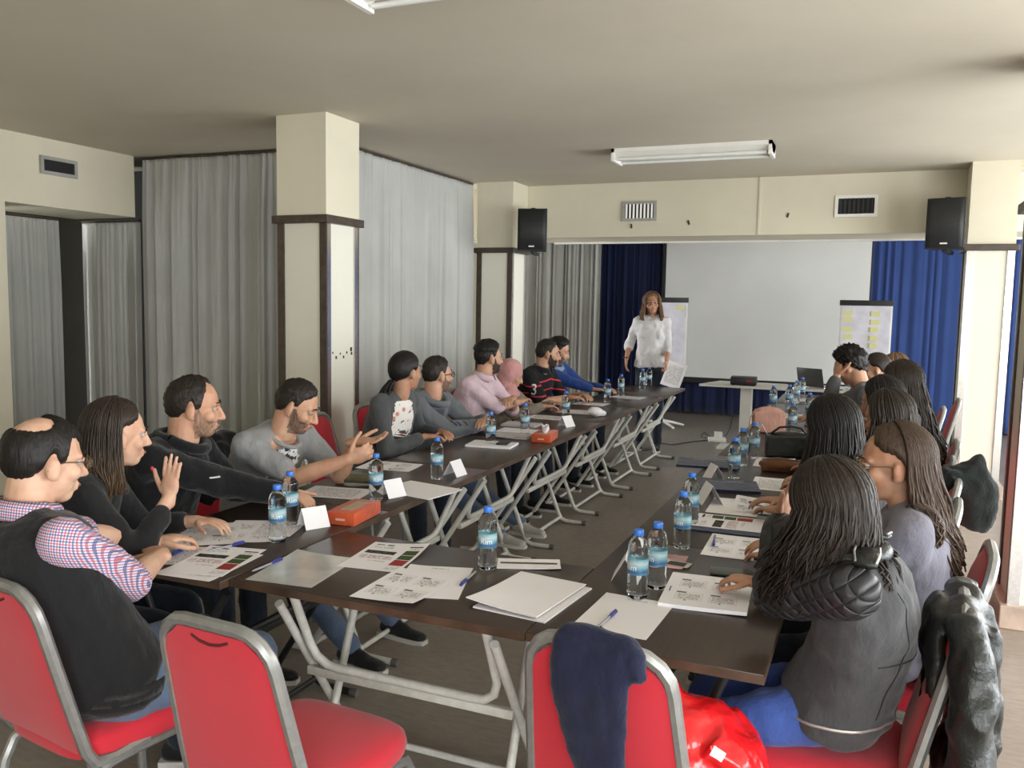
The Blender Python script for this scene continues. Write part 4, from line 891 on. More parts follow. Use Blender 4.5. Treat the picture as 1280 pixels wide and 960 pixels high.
# 6 man with glasses in grey hooded sweatshirt
hd = pix(547,467,1.135)
def ex6(i):
    glasses(i, M_BLACK, 0.002)
    top = [c for c in i['root'].children if c.name.startswith('hooded')][0]
    for z_,xs in ((0.74,(-0.05,-0.03,-0.01,0.012,0.034)),(0.66,(-0.045,-0.02,0.02)),(0.60,(-0.045,-0.02,0.025))):
        for x_ in xs: print_patch(i, top, i['spine'](z_)+i['sr']*(-x_)+Vector((0,0.25,0)), (0,-1,0), (0.2,0,1), 0.013, 0.034, mat('dark_navy_print',(0.02,0.025,0.05,1),0.8), 'chest_mark', 3, 4)
person('man with dark-rimmed glasses in grey hooded sweatshirt, forearms folded on table', (-2.84,4.95), (1,-0.1), hd, (0.52,0.85,0.0), SK_A, 0.98, lod=1, k=1.06, hunch=0.05,
    arms=dict(R=dict(w=(-2.36,5.02,0.795),fd=(0.1,1,0),pn=(0,0,-1),pole=(0.8,-0.2,-0.7)), L=dict(w=(-2.34,5.06,0.83),fd=(0.15,-1,0),pn=(0,0,-1),pole=(-0.8,-0.2,-0.7))),
    legs=dict(R=(-1.98,4.80,0.085),L=(-2.0,5.15,0.085)),
    top=dict(m=C_HOOD,sleeve=0.93,name='hooded_sweatshirt',collar='hood',g=0.020,fold=0.02), bottom=C_JEAN, shoe=M_SHOEG, hair=dict(k='short',m=H_SHORT,t=lambda az,el: 0.004 if el < 20 else 0.011,seed=12,beard=0.0012), extra=ex6)
# 7 man in pale pink shirt
hd = pix(611,446,1.205)
person('bearded man in pale pink shirt with folded arms', (-2.85,5.70), (1,0.0), hd, (0.62,0.78,0.0), SK_A, 1.0, lod=1, k=1.05, hunch=0.03,
    arms=dict(R=dict(w=(-2.44,5.90,0.86),fd=(0.0,1,0.1),pn=(0.2,0,-1),pole=(0.9,-0.1,-0.7)), L=dict(w=(-2.44,5.74,0.90),fd=(0.1,-1,0),pn=(0,0,-1),pole=(-0.9,-0.1,-0.7))),
    top=dict(m=C_PINK,sleeve=0.55,name='shirt',collar='shirt',g=0.016), bottom=C_DKJ, shoe=M_SHOEB, hair=dict(k='short',m=H_BLACK,t=lambda az,el: 0.008 if el < 20 else 0.024,seed=14,beard=0.003,bm=H_BEARD))
# 8 woman in pink headscarf
hd = pix(640,467,1.04)
person('woman in dusty pink headscarf and beige coat looking down', (-2.78,6.22), (1,-0.1), hd, (0.80,0.42,-0.38), SK_A, 0.92, 'f', lod=1, hunch=0.06,
    arms=dict(R=dict(w=(-2.36,6.18,0.80),fd=(0.8,0.6,0),pn=(0,0,-1)), L=dict(w=(-2.36,6.40,0.80),fd=(1,-0.3,0),pn=(0,0,-1))),
    top=dict(m=C_BEIGE,sleeve=0.96,name='coat',g=0.018), bottom=C_DKJ, shoe=M_SHOEB, hair=dict(k='hijab',m=C_SCARF))
# 9 man in striped polo
hd = pix(685,441,1.175)
def ex9(i):
    top = [c for c in i['root'].children if c.name.startswith('polo_shirt')][0]; S,E_,w = i['A']['R'][:3]; c = S.lerp(E_,0.50); ax = Vector((-0.92,-0.38,0.0)).normalized()
    o = add_text('3', 0.13, C_WHITE, top, Matrix.Translation(c-ax*0.2)@Matrix(((0,0,1,0),(1,0,0,0),(0,1,0,0),(0,0,0,1))), 'number_print'); snap(o, top, 0.003, ax)
person('man in black polo shirt with red stripes and white number three', (-2.84,7.00), (1,-0.15), hd, (0.85,0.45,-0.10), SK_A, 1.02, lod=1, k=1.12, hunch=0.05,
    arms=dict(R=dict(w=(-2.40,6.88,0.80),fd=(0.9,0.45,0),pn=(0,0,-1),pole=(0.8,0.1,-0.7)), L=dict(w=(-2.36,7.12,0.80),fd=(0.8,-0.6,0),pn=(0,0,-1))),
    top=dict(m=C_POLO,sleeve=0.42,name='polo_shirt',collar='polo',collar_mat=C_BLACK,g=0.018), bottom=C_DKJ, shoe=M_SHOEB, hair=dict(k='short',m=H_SHORT,t=lambda az,el: 0.003 if el < 25 else 0.010,seed=16,beard=0.003,bm=H_BEARD), extra=ex9)
# 10 man in blue
hd = pix(699,437,1.17)
person('dark-haired man in royal blue hooded top beside the polo shirt', (-2.80,7.68), (0.95,-0.20), hd, (0.88,0.25,-0.32), SK_A, 0.98, lod=2, hunch=0.05,
    arms=dict(R=dict(w=(-2.36,7.56,0.80),fd=(1,0.1,0),pn=(0,0,-1),pole=(0.7,-0.2,-0.7)), L=dict(w=(-2.36,7.80,0.80),fd=(1,-0.3,0),pn=(0,0,-1))),
    top=dict(m=C_BLUE,sleeve=0.95,name='hooded_top',collar='hood',collar_mat=fab('pale_blue_lining',(0.22,0.28,0.38,1)),g=0.018), bottom=C_DKJ, shoe=M_SHOEB, hair=dict(k='short',m=H_BLACK,t=lambda az,el: 0.006 if el < 25 else 0.022,seed=18,beard=0.002))
# standing presenter
hd = pixy(815,379,9.2)
def ex11(i):
    for key,c in (('R',0.03),):
        w = i['A'][key][2]; obj('wristwatch', MB().tube([w+Vector((0.034*math.cos(a),0.028*math.sin(a),0.02)) for a in [k*math.pi/8 for k in range(17)]],0.006,6,False), M_BLACK, i['body'])
rw = pixy(783,449,9.12); lw = pixy(833,452,9.02)
person('standing woman with light brown hair in loose white top holding a sheet', (hd.x+0.01,9.2), (0.24,-1), hd, (0.30,-1,0.10), SK_B, 1.0, 'f', lod=1, stand=True, zs=0.93, hunch=0.0, roll=0.05, k=0.96, shw=0.145,
    arms=dict(R=dict(w=rw,fd=(0.0,-0.1,-1),pn=(1,0.1,0),pose='relaxed',pole=(0.15,-1,0)), L=dict(w=lw,fd=(0.15,-0.5,-0.8),pn=(-1,0,0.1),pose='hold',pole=(-0.15,-1,0))),
    legs=dict(R=(hd.x-0.10,9.22,0.085),L=(hd.x+0.12,9.15,0.085)),
    top=dict(m=C_WHITE,sleeve=0.66,name='blouse',g=0.020,hem=-0.02,neck=0.90,fold=0.03,collar='round'), bottom=C_DKJ, shoe=M_SHOEB, hair=dict(k='long',m=H_FAIR,zend=hd.z-0.165,n=420,rad=0.0045,flare=0.05,az0=46,seed=31,wave=0.012,zvar=0.03,lift=0.018,hl=[(0,36),(20,34),(40,20),(58,2),(70,-14),(84,-8),(100,-14),(115,-36),(180,-48)]), extra=ex11)
# ------------------------------------------------------------------ the people along the right row
hd = pix(1035,630,1.125); hw = pixy(976,648,hd.y+0.16)
def exH(i):
    top = [c for c in i['root'].children if c.name.startswith('biker_jacket')][0]; sh = i['shoulder']
    m_ = mat('dull_silver_piping',(0.55,0.54,0.52,1),0.3,0.0,metal=0.7)
    for sd in (-1,1):
        q = MB(); a = i['Nb'].lerp(sh(sd),0.50)+Vector((0,-0.03,0.06)); b = sh(sd)+Vector((sd*0.01,-0.025,0.066)); q.tube([a,a.lerp(b,0.5)+Vector((0,0,0.004)),b],[0.03,0.032,0.026],8,True,(0.35,1.0)); st = obj('shoulder_strap', q, C_LEATHER, top, ang=180)
        for e in (-1,1): obj('strap_piping', MB().tube([a+Vector((0,e*0.026,0.010)),a.lerp(b,0.5)+Vector((0,e*0.028,0.014)),b+Vector((0,e*0.022,0.009))],0.0028,6), m_, st)
    n = 48; an = [2*math.pi*j/n for j in range(n+1)]; path_on(top, [i['P0']+Vector((0,0,-0.005)) for a in an], [(-math.cos(a),-math.sin(a),0) for a in an], 0.004, m_, 'hem_piping', 0.001, True)
    ds = mat('dark_seam_thread',(0.008,0.008,0.008,1),0.6)
    path_on(top, [i['spine'](0.42)+Vector((x,0,0.0)) for x in np.linspace(-0.15,0.15,18)], [(0,1,0)]*18, 0.0022, ds, 'back_seam'); 
    for sd in (-1,1): path_on(top, [i['spine'](t_)+Vector((sd*(0.07+0.06*(0.9-t_)),0,0)) for t_ in np.linspace(0.05,0.86,18)], [(0,1,0)]*18, 0.0022, ds, 'back_seam')
person('long-haired woman in dark biker jacket with quilted sleeves and bright blue jeans', (-0.045,2.34), (-0.99,0.12), hd, (-0.84,0.44,-0.34), SK_B, 0.91, 'f', lod=0, k=1.05, hunch=0.10, zs=0.575,
    arms=dict(L=dict(w=hw,fd=(0.25,0.1,1),pn=(0.8,-0.3,0),pole=(-0.2,0.6,-1),pose='relaxed'), R=dict(w=(-0.28,2.52,0.80),fd=(-0.9,0.2,0),pn=(0,0,-1),pose='hold')),
    legs=dict(L=(-0.47,2.20,0.085),R=(-0.47,2.44,0.085)),
    top=dict(m=C_DGREY,sleeve=0.94,sleeve_mat=C_QUILT,sleeve_name='quilted_sleeve',name='biker_jacket',collar='high',collar_mat=C_LEATHER,g=0.022,fold=0.016,hem=-0.02), bottom=C_JEANB, shoe=M_SHOEB, hair=dict(k='long',m=H_DARK,zend=0.93,n=900,flare=0.05,az0=48,seed=41,wave=0.016,zvar=0.06,rad=0.0038,lift=0.016,fall=(0.0,0.05,0)), extra=exH)
hd = pix(1116,577,1.15)
person('woman with glasses and long brown hair in lavender grey sweater', (0.06,2.84), (-0.98,0.06), hd, (-1,-0.06,-0.12), SK_B, 0.96, 'f', lod=0, k=1.04, hunch=0.06, 
    arms=dict(L=dict(w=(-0.24,2.78,0.80),fd=(-0.8,0.5,0),pn=(0,0,-1)), R=dict(w=(-0.24,2.98,0.80),fd=(-0.9,-0.2,0),pn=(0,0,-1))),
    top=dict(m=C_LAV,sleeve=0.95,name='sweater',collar='round',g=0.018), bottom=C_DKJ, shoe=M_SHOEB, hair=dict(k='long',m=H_BROWN,zend=0.86,n=800,rad=0.004,flare=0.07,az0=106,seed=43,wave=0.016,zvar=0.05,lift=0.016,fall=(0.05,-0.04,0),hl=[(0,52),(20,48),(40,32),(58,20),(70,16),(84,12),(100,-8),(115,-36),(180,-48)]), extra=lambda i: glasses(i))
hd = pix(1038,533,1.15)
person('woman with long black hair leaning over the table by the black handbag', (-0.02,3.54), (-0.96,0.15), hd, (-0.85,0.40,-0.30), SK_B, 0.95, 'f', lod=1, hunch=0.08,
    arms=dict(L=dict(w=(-0.30,3.46,0.80),fd=(-0.8,0.5,0),pn=(0,0,-1)), R=dict(w=(-0.32,3.66,0.80),fd=(-0.9,-0.2,0),pn=(0,0,-1))),
    top=dict(m=C_DGREY,sleeve=0.95,name='sweater',g=0.018), bottom=C_DKJ, shoe=M_SHOEB, hair=dict(k='long',m=H_BLACK,zend=0.88,n=600,rad=0.0042,flare=0.05,az0=52,seed=45,wave=0.012,zvar=0.05,lift=0.016))
hd = pix(1108,520,1.145)
person('dark-haired woman behind the woman with glasses, hair parted in the middle', (0.05,4.08), (-1,0.12), hd, (-0.92,0.30,-0.20), SK_B, 0.95, 'f', lod=1, hunch=0.06,
    top=dict(m=C_DGREY,sleeve=0.95,name='sweater',g=0.018), bottom=C_DKJ, shoe=M_SHOEB, arms=dict(L=dict(w=(-0.24,4.02,0.80),fd=(-0.9,0.4,0),pn=(0,0,-1)), R=dict(w=(-0.24,4.22,0.80),fd=(-0.9,-0.2,0),pn=(0,0,-1))),
    hair=dict(k='long',m=H_DARK,zend=0.92,n=260,flare=0.05,az0=60,seed=47,wave=0.012,zvar=0.05))
hd = pix(1101,499,1.155)
person('dark-haired woman seated between two women, only crown showing', (0.06,4.56), (-1,0.1), hd, (-0.92,0.30,-0.25), SK_B, 0.95, 'f', lod=2, hunch=0.06,
    top=dict(m=C_BLACK,sleeve=0.95,name='sweater',g=0.018), bottom=C_DKJ, shoe=M_SHOEB, arms=dict(L=dict(w=(-0.24,4.50,0.80),fd=(-0.9,0.4,0),pn=(0,0,-1)), R=dict(w=(-0.24,4.68,0.80),fd=(-0.9,-0.2,0),pn=(0,0,-1))),
    hair=dict(k='long',m=H_BLACK,zend=0.95,n=220,flare=0.05,az0=60,seed=49,wave=0.010))
hd = pix(1124,479,1.205)
person('tall woman with very long loose brown hair before the blue curtain', (0.13,5.20), (-1,0.10), hd, (-0.94,0.25,-0.15), SK_B, 1.02, 'f', lod=1, hunch=0.03,
    top=dict(m=C_DGREY,sleeve=0.95,name='sweater',g=0.018), bottom=C_DKJ, shoe=M_SHOEB, arms=dict(L=dict(w=(-0.22,5.12,0.80),fd=(-0.9,0.4,0),pn=(0,0,-1)), R=dict(w=(-0.22,5.32,0.80),fd=(-0.9,-0.2,0),pn=(0,0,-1))),
    hair=dict(k='long',m=H_DARK,zend=0.82,n=700,rad=0.0045,flare=0.10,az0=62,seed=51,wave=0.018,zvar=0.06,fall=(0.06,-0.06,0)))
hd = pix(1062,457,1.215); fh = pixy(1046,470,hd.y-0.08)
person('man with curly black hair in grey sweater resting forehead on hand', (0.02,hd.y+0.02), (-0.98,0.1), hd, (-0.85,0.25,-0.45), SK_A, 1.0, lod=1, k=1.05, hunch=0.10,
    top=dict(m=C_GRSW,sleeve=0.94,name='sweater',g=0.02), bottom=C_DKJ, shoe=M_SHOEB, arms=dict(L=dict(w=fh,fd=(0.05,0.25,1),pn=(0.6,0.6,0.1),pose='relaxed',pole=(-0.2,0.2,-1)), R=dict(w=(-0.40,hd.y+0.20,0.80),fd=(-1,0,0),pn=(0,0,-1))),
    hair=dict(k='short',m=H_BLACK,t=lambda az,el: 0.030 if el > 0 else 0.018,seed=53,noise=0.009))
hd = pix(1095,460,1.165)
person('woman with dark hair tied back in profile beside the curly-haired man', (0.17,hd.y), (-1,0.05), hd, (-0.98,0.0,-0.2), SK_A, 0.95, 'f', lod=2, hunch=0.05,
    top=dict(m=C_GRSW,sleeve=0.95,name='sweater',g=0.018), bottom=C_DKJ, shoe=M_SHOEB, arms=dict(L=dict(w=(-0.24,hd.y,0.80),fd=(-0.9,0.4,0),pn=(0,0,-1)), R=dict(w=(-0.24,hd.y+0.2,0.80),fd=(-0.9,-0.2,0),pn=(0,0,-1))),
    hair=dict(k='short',m=H_DARK,hl=[(0,52),(20,48),(40,36),(58,14),(70,0),(84,2),(100,-12),(112,-36),(180,-54)],t=0.014,seed=55,noise=0.001))
hd = pix(1117,459,1.13)
person('woman with reddish brown hair mostly hidden behind the tall woman', (0.30,hd.y), (-1,0.05), hd, (-0.95,0.2,-0.1), SK_A, 0.97, 'f', lod=2, hunch=0.05,
    top=dict(m=C_DGREY,sleeve=0.95,name='sweater',g=0.018), bottom=C_DKJ, shoe=M_SHOEB, arms=dict(L=dict(w=(-0.24,hd.y,0.80),fd=(-0.9,0.4,0),pn=(0,0,-1)), R=dict(w=(-0.24,hd.y+0.2,0.80),fd=(-0.9,-0.2,0),pn=(0,0,-1))),
    hair=dict(k='long',m=H_FAIR,zend=0.95,n=220,flare=0.05,az0=62,seed=57,wave=0.012))
# ------------------------------------------------------------------ chairs under and beside people
chair('empty red banquet chair at the cross table beside the balding man', -1.30,1.72,(0.06,1))
chair('red banquet chair with a navy sweater over its back', -0.485,1.99,(0.08,1))
chair('red banquet chair the balding man sits on', -1.96,1.70,(0.14,1))
for l,x,y,f in (('red banquet chair under the woman raising her hand',-2.62,2.00,(0.9,0.45)),('red banquet chair under the man in black fleece',-2.79,2.56,(1,0.1)),('red banquet chair under the man in grey T-shirt',-2.76,3.21,(1,-0.1)),
    ('red banquet chair under the woman in charcoal cardigan, its back showing left of her',-2.88,4.34,(1,0.05)),('red banquet chair under the man in grey hooded sweatshirt',-2.90,4.95,(1,0)),('red banquet chair under the man in pink shirt',-2.91,5.68,(1,0)),
    ('red banquet chair under the woman in pink headscarf',-2.86,6.24,(1,0)),('red banquet chair under the man in striped polo',-2.90,7.00,(1,-0.1)),('red banquet chair under the man in royal blue top',-2.86,7.70,(1,-0.1)),
    ('red banquet chair with a black leather jacket over its back',-0.06,2.36,(-1,0.06)),('red banquet chair behind the lavender sweater, silver frame showing',0.06,2.90,(-1,0.06)),('red banquet chair under the woman leaning by the black handbag',0.02,3.54,(-1,0.08)),
    ('red banquet chair with a fluffy black scarf over its back',0.06,4.06,(-1,0.06)),('red banquet chair under the woman with only her crown showing',0.08,4.58,(-1,0.05)),('red banquet chair under the tall long-haired woman',0.15,5.22,(-1,0.05)),
    ('red banquet chair under the curly-haired man',0.05,6.24,(-1,0.05)),('red banquet chair under the woman with tied-back hair',0.20,6.98,(-1,0.03)),('red banquet chair under the reddish-haired woman',0.36,7.72,(-1,0.03))):
    chair(l,x,y,f)
# ------------------------------------------------------------------ clothes over chairs
def drape_over(name, label, cat, m, chair_xy, face, prims, voxel=0.010, disp=0.02, smooth=4):
    r = thing(name, label, cat, (chair_xy[0],chair_xy[1],0), math.atan2(face[1],face[0])-math.pi/2); q = MB(); prims(q); link('cloth', remesh(q, voxel, smooth, disp, CLOUD, name), m, r); return r
def navy(q):   # hangs behind the backrest, folded over the top rail
    for x0,x1,zb,r_ in ((-0.055,-0.02,0.56,0.034),(-0.03,0.0,0.44,0.036),(0.01,0.03,0.40,0.036),(0.05,0.045,0.52,0.030)):
        q.tube([(x0,-0.330,0.895),(x0,-0.338,0.80),(x1,-0.318,0.64),(x1+0.005,-0.288,zb)],[r_,r_,r_*0.9,r_*0.55],10,True,(0.62,1.25),(0,1,0))
    q.cap((-0.065,-0.310,0.898),0.026,(0.07,-0.310,0.895),0.026,12); q.tube([(0.0,-0.29,0.895),(0.02,-0.22,0.80),(0.02,-0.20,0.66)],[0.05,0.045,0.03],10,True,(0.6,1.3)); q.tube([(0.06,-0.30,0.895),(0.095,-0.325,0.875),(0.11,-0.33,0.83)],[0.026,0.024,0.014],8)
drape_over('navy_sweater', 'navy sweater hung over the back of an empty red chair', 'sweater', C_NAVY, (-0.485,1.99), (0.08,1), navy, 0.008, 0.012)
def leath(q):
    q.cap((-0.17,-0.305,0.865),0.045,(0.17,-0.305,0.865),0.045,12,(0.8,1)); q.ell((0,-0.335,0.63),(0.215,0.045,0.26)); q.ell((0,-0.31,0.42),(0.20,0.055,0.16))
    for sd in (-1,1): q.tube([(sd*0.19,-0.31,0.86),(sd*0.235,-0.33,0.72),(sd*0.235,-0.33,0.52),(sd*0.215,-0.31,0.33)],[0.05,0.058,0.055,0.045],12,True,(1.0,0.85))
    q.tube([(-0.1,-0.36,0.86),(-0.11,-0.385,0.6),(-0.10,-0.36,0.34)],[0.02,0.022,0.012],8); q.tube([(0.06,-0.36,0.86),(0.07,-0.385,0.6),(0.09,-0.36,0.34)],[0.02,0.022,0.012],8); q.ell((0,-0.25,0.74),(0.18,0.035,0.16))
lj = drape_over('leather_jacket', 'black leather jacket hung over the chair of the quilted-sleeve woman', 'jacket', C_LEATHER, (-0.06,2.36), (-1,0.06), leath, 0.010, 0.035)
def scarf(q):
    q.tube([(0.02,-0.24,0.80),(0.03,-0.29,0.90),(0.03,-0.335,0.92),(0.02,-0.375,0.84),(0.02,-0.38,0.74),(0.02,-0.37,0.68)],[0.05,0.06,0.062,0.065,0.06,0.04],12,True,(0.9,1.5))
drape_over('fluffy_scarf', 'fluffy black scarf draped over a chair back', 'scarf', fab('fluffy_black_wool',(0.012,0.015,0.014,1),1.0,0.2,120,0.9), (0.06,4.06), (-1,0.06), scarf, 0.009, 0.03)
def coat(q):
    q.cap((-0.16,-0.30,0.88),0.05,(0.16,-0.30,0.88),0.05,12); q.ell((0,-0.33,0.62),(0.22,0.06,0.28)); q.ell((0,-0.23,0.72),(0.19,0.04,0.18)); q.tube([(0.19,-0.30,0.87),(0.23,-0.30,0.70),(0.22,-0.29,0.45)],[0.055,0.06,0.05],12); q.tube([(-0.19,-0.30,0.87),(-0.23,-0.30,0.70),(-0.22,-0.29,0.45)],[0.055,0.06,0.05],12)
drape_over('black_coat', 'black coat hung over the chair of the man in grey T-shirt', 'coat', C_FLEECE, (-2.76,3.21), (1,-0.1), coat, 0.011, 0.025)
# ------------------------------------------------------------------ water bottles
def water_mat():
    t = NT('clear_water_bottle'); t.set((0.90,0.95,0.97,1), rough=0.03, trans=1.0, ior=1.30); return t.mat
M_WATER = water_mat(); M_CAP = mat('blue_bottle_cap',(0.035,0.17,0.62,1),0.35,0.03)
def label_mat():
    t = NT('teal_and_white_bottle_label'); w = t.n('ShaderNodeTexCoord'); sx = t.n('ShaderNodeSeparateXYZ'); t.l(w.outputs['Object'], sx.inputs[0]); a = t.noise(t.coord(scale=(1,1,2)), 45, 2)
    z = t.math('ADD', sx.outputs['Z'], t.math('MULTIPLY', a, 0.010)); c = t.ramp(t.math('MULTIPLY', t.math('SUBTRACT', z, 0.078), 20.0), [(0.0,(0.08,0.26,0.34,1)),(0.25,(0.03,0.09,0.24,1)),(0.5,(0.18,0.38,0.44,1)),(0.75,(0.45,0.54,0.56,1)),(1.0,(0.10,0.32,0.39,1))]); t.set(c, rough=0.35); return t.mat
M_BLAB = label_mat(); M_RIM = mat('white_label_lettering',(0.85,0.80,0.84,1),0.4,0.0)
def make_bottle():
    r = thing('water_bottle','x','bottle')
    pr = [(0.0,0.004),(0.020,0.0),(0.029,0.003),(0.0315,0.012),(0.0295,0.022),(0.0315,0.032),(0.0295,0.042),(0.0315,0.052),(0.030,0.062),(0.0305,0.072),(0.0305,0.126),(0.0318,0.130),(0.030,0.137),(0.0318,0.144),(0.0300,0.151),(0.0312,0.158),(0.027,0.170),(0.019,0.182),(0.0125,0.189),(0.0125,0.196)]
    obj('bottle_body', MB().lathe(pr,20), M_WATER, r, ang=60)
    l = MB(); n = 24; V = [(0.0313*math.cos(2*math.pi*j/n),0.0313*math.sin(2*math.pi*j/n),z) for z in (0.076,0.124) for j in range(n)]; l.add(V,[(j,(j+1)%n,n+(j+1)%n,n+j) for j in range(n)]); lab = obj('label', l, M_BLAB, r, ang=180)
    cu = add_text('Rim', 0.026, M_RIM, lab, Matrix.Identity(4), 'lettering', 0.0)
    for v in cu.data.vertices: a = v.co.x/0.0316-math.pi/2; v.co = Vector((0.0317*math.cos(a),0.0317*math.sin(a),0.098+v.co.y))
    c = MB().lathe([(0.0,0.190),(0.0145,0.190),(0.0150,0.192),(0.0150,0.205),(0.0138,0.2075),(0.0,0.2075)],18); obj('cap', c, M_CAP, r); return r
bot0 = make_bottle(); _ub = [0]
def bottle(label, u, v, z=TZ, rz=0.0, grp='water bottles on the tables', at=None):
    o = copy_tree(bot0) if _ub[0] else bot0; _ub[0] = 1; p = at or pix(u,v,z); o.location = (p[0],p[1],z+0.0005); o.rotation_euler = (0,0,rz); o['label'] = label; o['group'] = grp; return o
for l,u,v,rz in (('water bottle on the left row beside the papers of the woman raising her hand',347,677,0.6),('water bottle standing close behind another one by the man in black fleece',363,655,0.9),('water bottle just behind the closed orange box',470,626,0.8),
    ('water bottle before the woman in floral blouse, next to a folded name card',546,599,0.4),('water bottle beside the notebook carrying a phone',613,557,0.3),('water bottle next to the tissue box with a tissue sticking out',656,543,0.3),('water bottle in front of the man in striped polo',707,523,0.3),
    ('water bottle further along the left row past the polo shirt',759,503,0.3),('water bottle second to last towards the presenter on the left row',776,495,0.3),('water bottle of a close pair in front of the presenter',803,486,0.3),('taller-looking water bottle of a close pair in front of the presenter',811,483,0.3),
    ('lone water bottle on the cross table between papers and small envelope',609,711,0.3),('water bottle touching another one at the corner near the blank sheet',796,747,-0.5),('water bottle of the corner pair, standing just behind its twin',820,735,-0.7),('water bottle in front of the white blank name card on the right row',852,685,-0.4),
    ('water bottle standing directly behind the name-card bottle',863,655,-0.2),('water bottle by the tent card on the navy folder',917,598,-0.3),('water bottle in the group of three near the navy folder, middle one',927,582,-0.3),('water bottle in the group of three beside the brown pouch',942,573,-0.2)):
    bottle(l,u,v,rz=rz)
for l,u,v in (('water bottle standing right in front of the pink bag',963,535),('water bottle just beyond the pink bag',966,512),('water bottle beyond the pink bag, first of three in a tight group',986,511),('water bottle in the middle of the tight group of three beyond the pink bag',995,504),('water bottle of the tight group of three closest to the projector end',1002,499),('water bottle beside the black handbag near loose sheets',990,541),('water bottle closest to the elbow of the curly-haired man',1011,524)):
    bottle(l,u,v,rz=-0.2)
# ------------------------------------------------------------------ papers with print
def pmask(t, sx, x0, x1, y0, y1):
    f = t.math('MULTIPLY', t.math('GREATER_THAN', sx.outputs['X'], x0), t.math('LESS_THAN', sx.outputs['X'], x1)); g = t.math('MULTIPLY', t.math('GREATER_THAN', sx.outputs['Y'], y0), t.math('LESS_THAN', sx.outputs['Y'], y1)); return t.math('MULTIPLY', f, g)
def paper_mat(kind):
    t = NT('paper_'+kind); w = t.n('ShaderNodeTexCoord'); sx = t.n('ShaderNodeSeparateXYZ'); t.l(w.outputs['Object'], sx.inputs[0]); c = (0.80,0.78,0.80,1)
    tx = t.noise(t.coord(scale=(1,0.35,1)), 260, 1); ln = t.math('GREATER_THAN', t.math('SINE', t.math('MULTIPLY', sx.outputs['Y'], 2*math.pi/0.006)), 0.1); word = t.math('MULTIPLY', ln, t.math('GREATER_THAN', tx, 0.47))
    def put(c, m, col, k=1.0): return t.mix(t.math('MULTIPLY', m, k) if k != 1.0 else m, c, col)
    if kind == 'cover':
        c = put(c, pmask(t,sx,-0.085,-0.055,0.118,0.126), (0.05,0.05,0.06,1)); c = put(c, pmask(t,sx,-0.045,-0.02,0.116,0.128), (0.10,0.10,0.12,1)); c = put(c, t.math('MULTIPLY', pmask(t,sx,-0.085,-0.01,0.085,0.105), word), (0.1,0.1,0.1,1))
        im = t.ramp(t.noise(t.coord(), 60, 4), [(0.4,(0.008,0.010,0.008,1)),(0.7,(0.12,0.12,0.10,1))]); c = put(c, pmask(t,sx,-0.09,0.02,0.02,0.055), im); c = put(c, t.math('MULTIPLY', pmask(t,sx,-0.09,0.03,-0.035,0.005), word), (0.22,0.03,0.06,1)); c = put(c, t.math('MULTIPLY', pmask(t,sx,-0.04,0.02,-0.06,-0.048), word), (0.1,0.1,0.1,1))
        c = put(c, pmask(t,sx,0.045,0.095,0.03,0.075), (0.055,0.085,0.030,1)); c = put(c, pmask(t,sx,0.045,0.095,-0.02,0.026), (0.055,0.085,0.030,1)); c = put(c, pmask(t,sx,0.045,0.095,-0.085,-0.024), (0.30,0.035,0.035,1)); c = put(c, pmask(t,sx,0.045,0.095,0.105,0.115), (0.06,0.05,0.05,1)); c = put(c, t.math('MULTIPLY', pmask(t,sx,0.05,0.09,0.08,0.10), word), (0.2,0.2,0.2,1)); c = put(c, t.math('MULTIPLY', pmask(t,sx,0.045,0.095,-0.13,-0.095), word), (0.25,0.25,0.25,1))
    elif kind == 'slides':
        for x0 in (-0.088,0.012):
            for y0 in (0.02,-0.10):
                c = put(c, pmask(t,sx,x0,x0+0.08,y0,y0+0.075), (0.30,0.29,0.29,1), 0.35); c = put(c, pmask(t,sx,x0+0.002,x0+0.078,y0+0.002,y0+0.073), (0.76,0.74,0.75,1)); c = put(c, pmask(t,sx,x0+0.002,x0+0.03,y0+0.062,y0+0.073), (0.10,0.10,0.10,1)); c = put(c, t.math('MULTIPLY', pmask(t,sx,x0+0.008,x0+0.072,y0+0.01,y0+0.055), word), (0.14,0.14,0.14,1)); c = put(c, pmask(t,sx,x0+0.03,x0+0.036,y0-0.004,y0+0.004), (0.03,0.03,0.03,1))
    elif kind == 'text': c = put(c, t.math('MULTIPLY', pmask(t,sx,-0.08,0.08,-0.11,0.11), word), (0.16,0.16,0.16,1))
    elif kind == 'head': c = put(c, t.math('MULTIPLY', pmask(t,sx,-0.03,0.03,0.118,0.132), word), (0.2,0.18,0.2,1))
    elif kind == 'yellow': c = (0.62,0.60,0.30,1); c = put(c, t.math('MULTIPLY', pmask(t,sx,-0.06,0.06,-0.03,0.03), word), (0.2,0.2,0.2,1))
    t.set(c, rough=0.7, spec=0.2); return t.mat
PM = {k: paper_mat(k) for k in ('cover','slides','text','head','plain')}
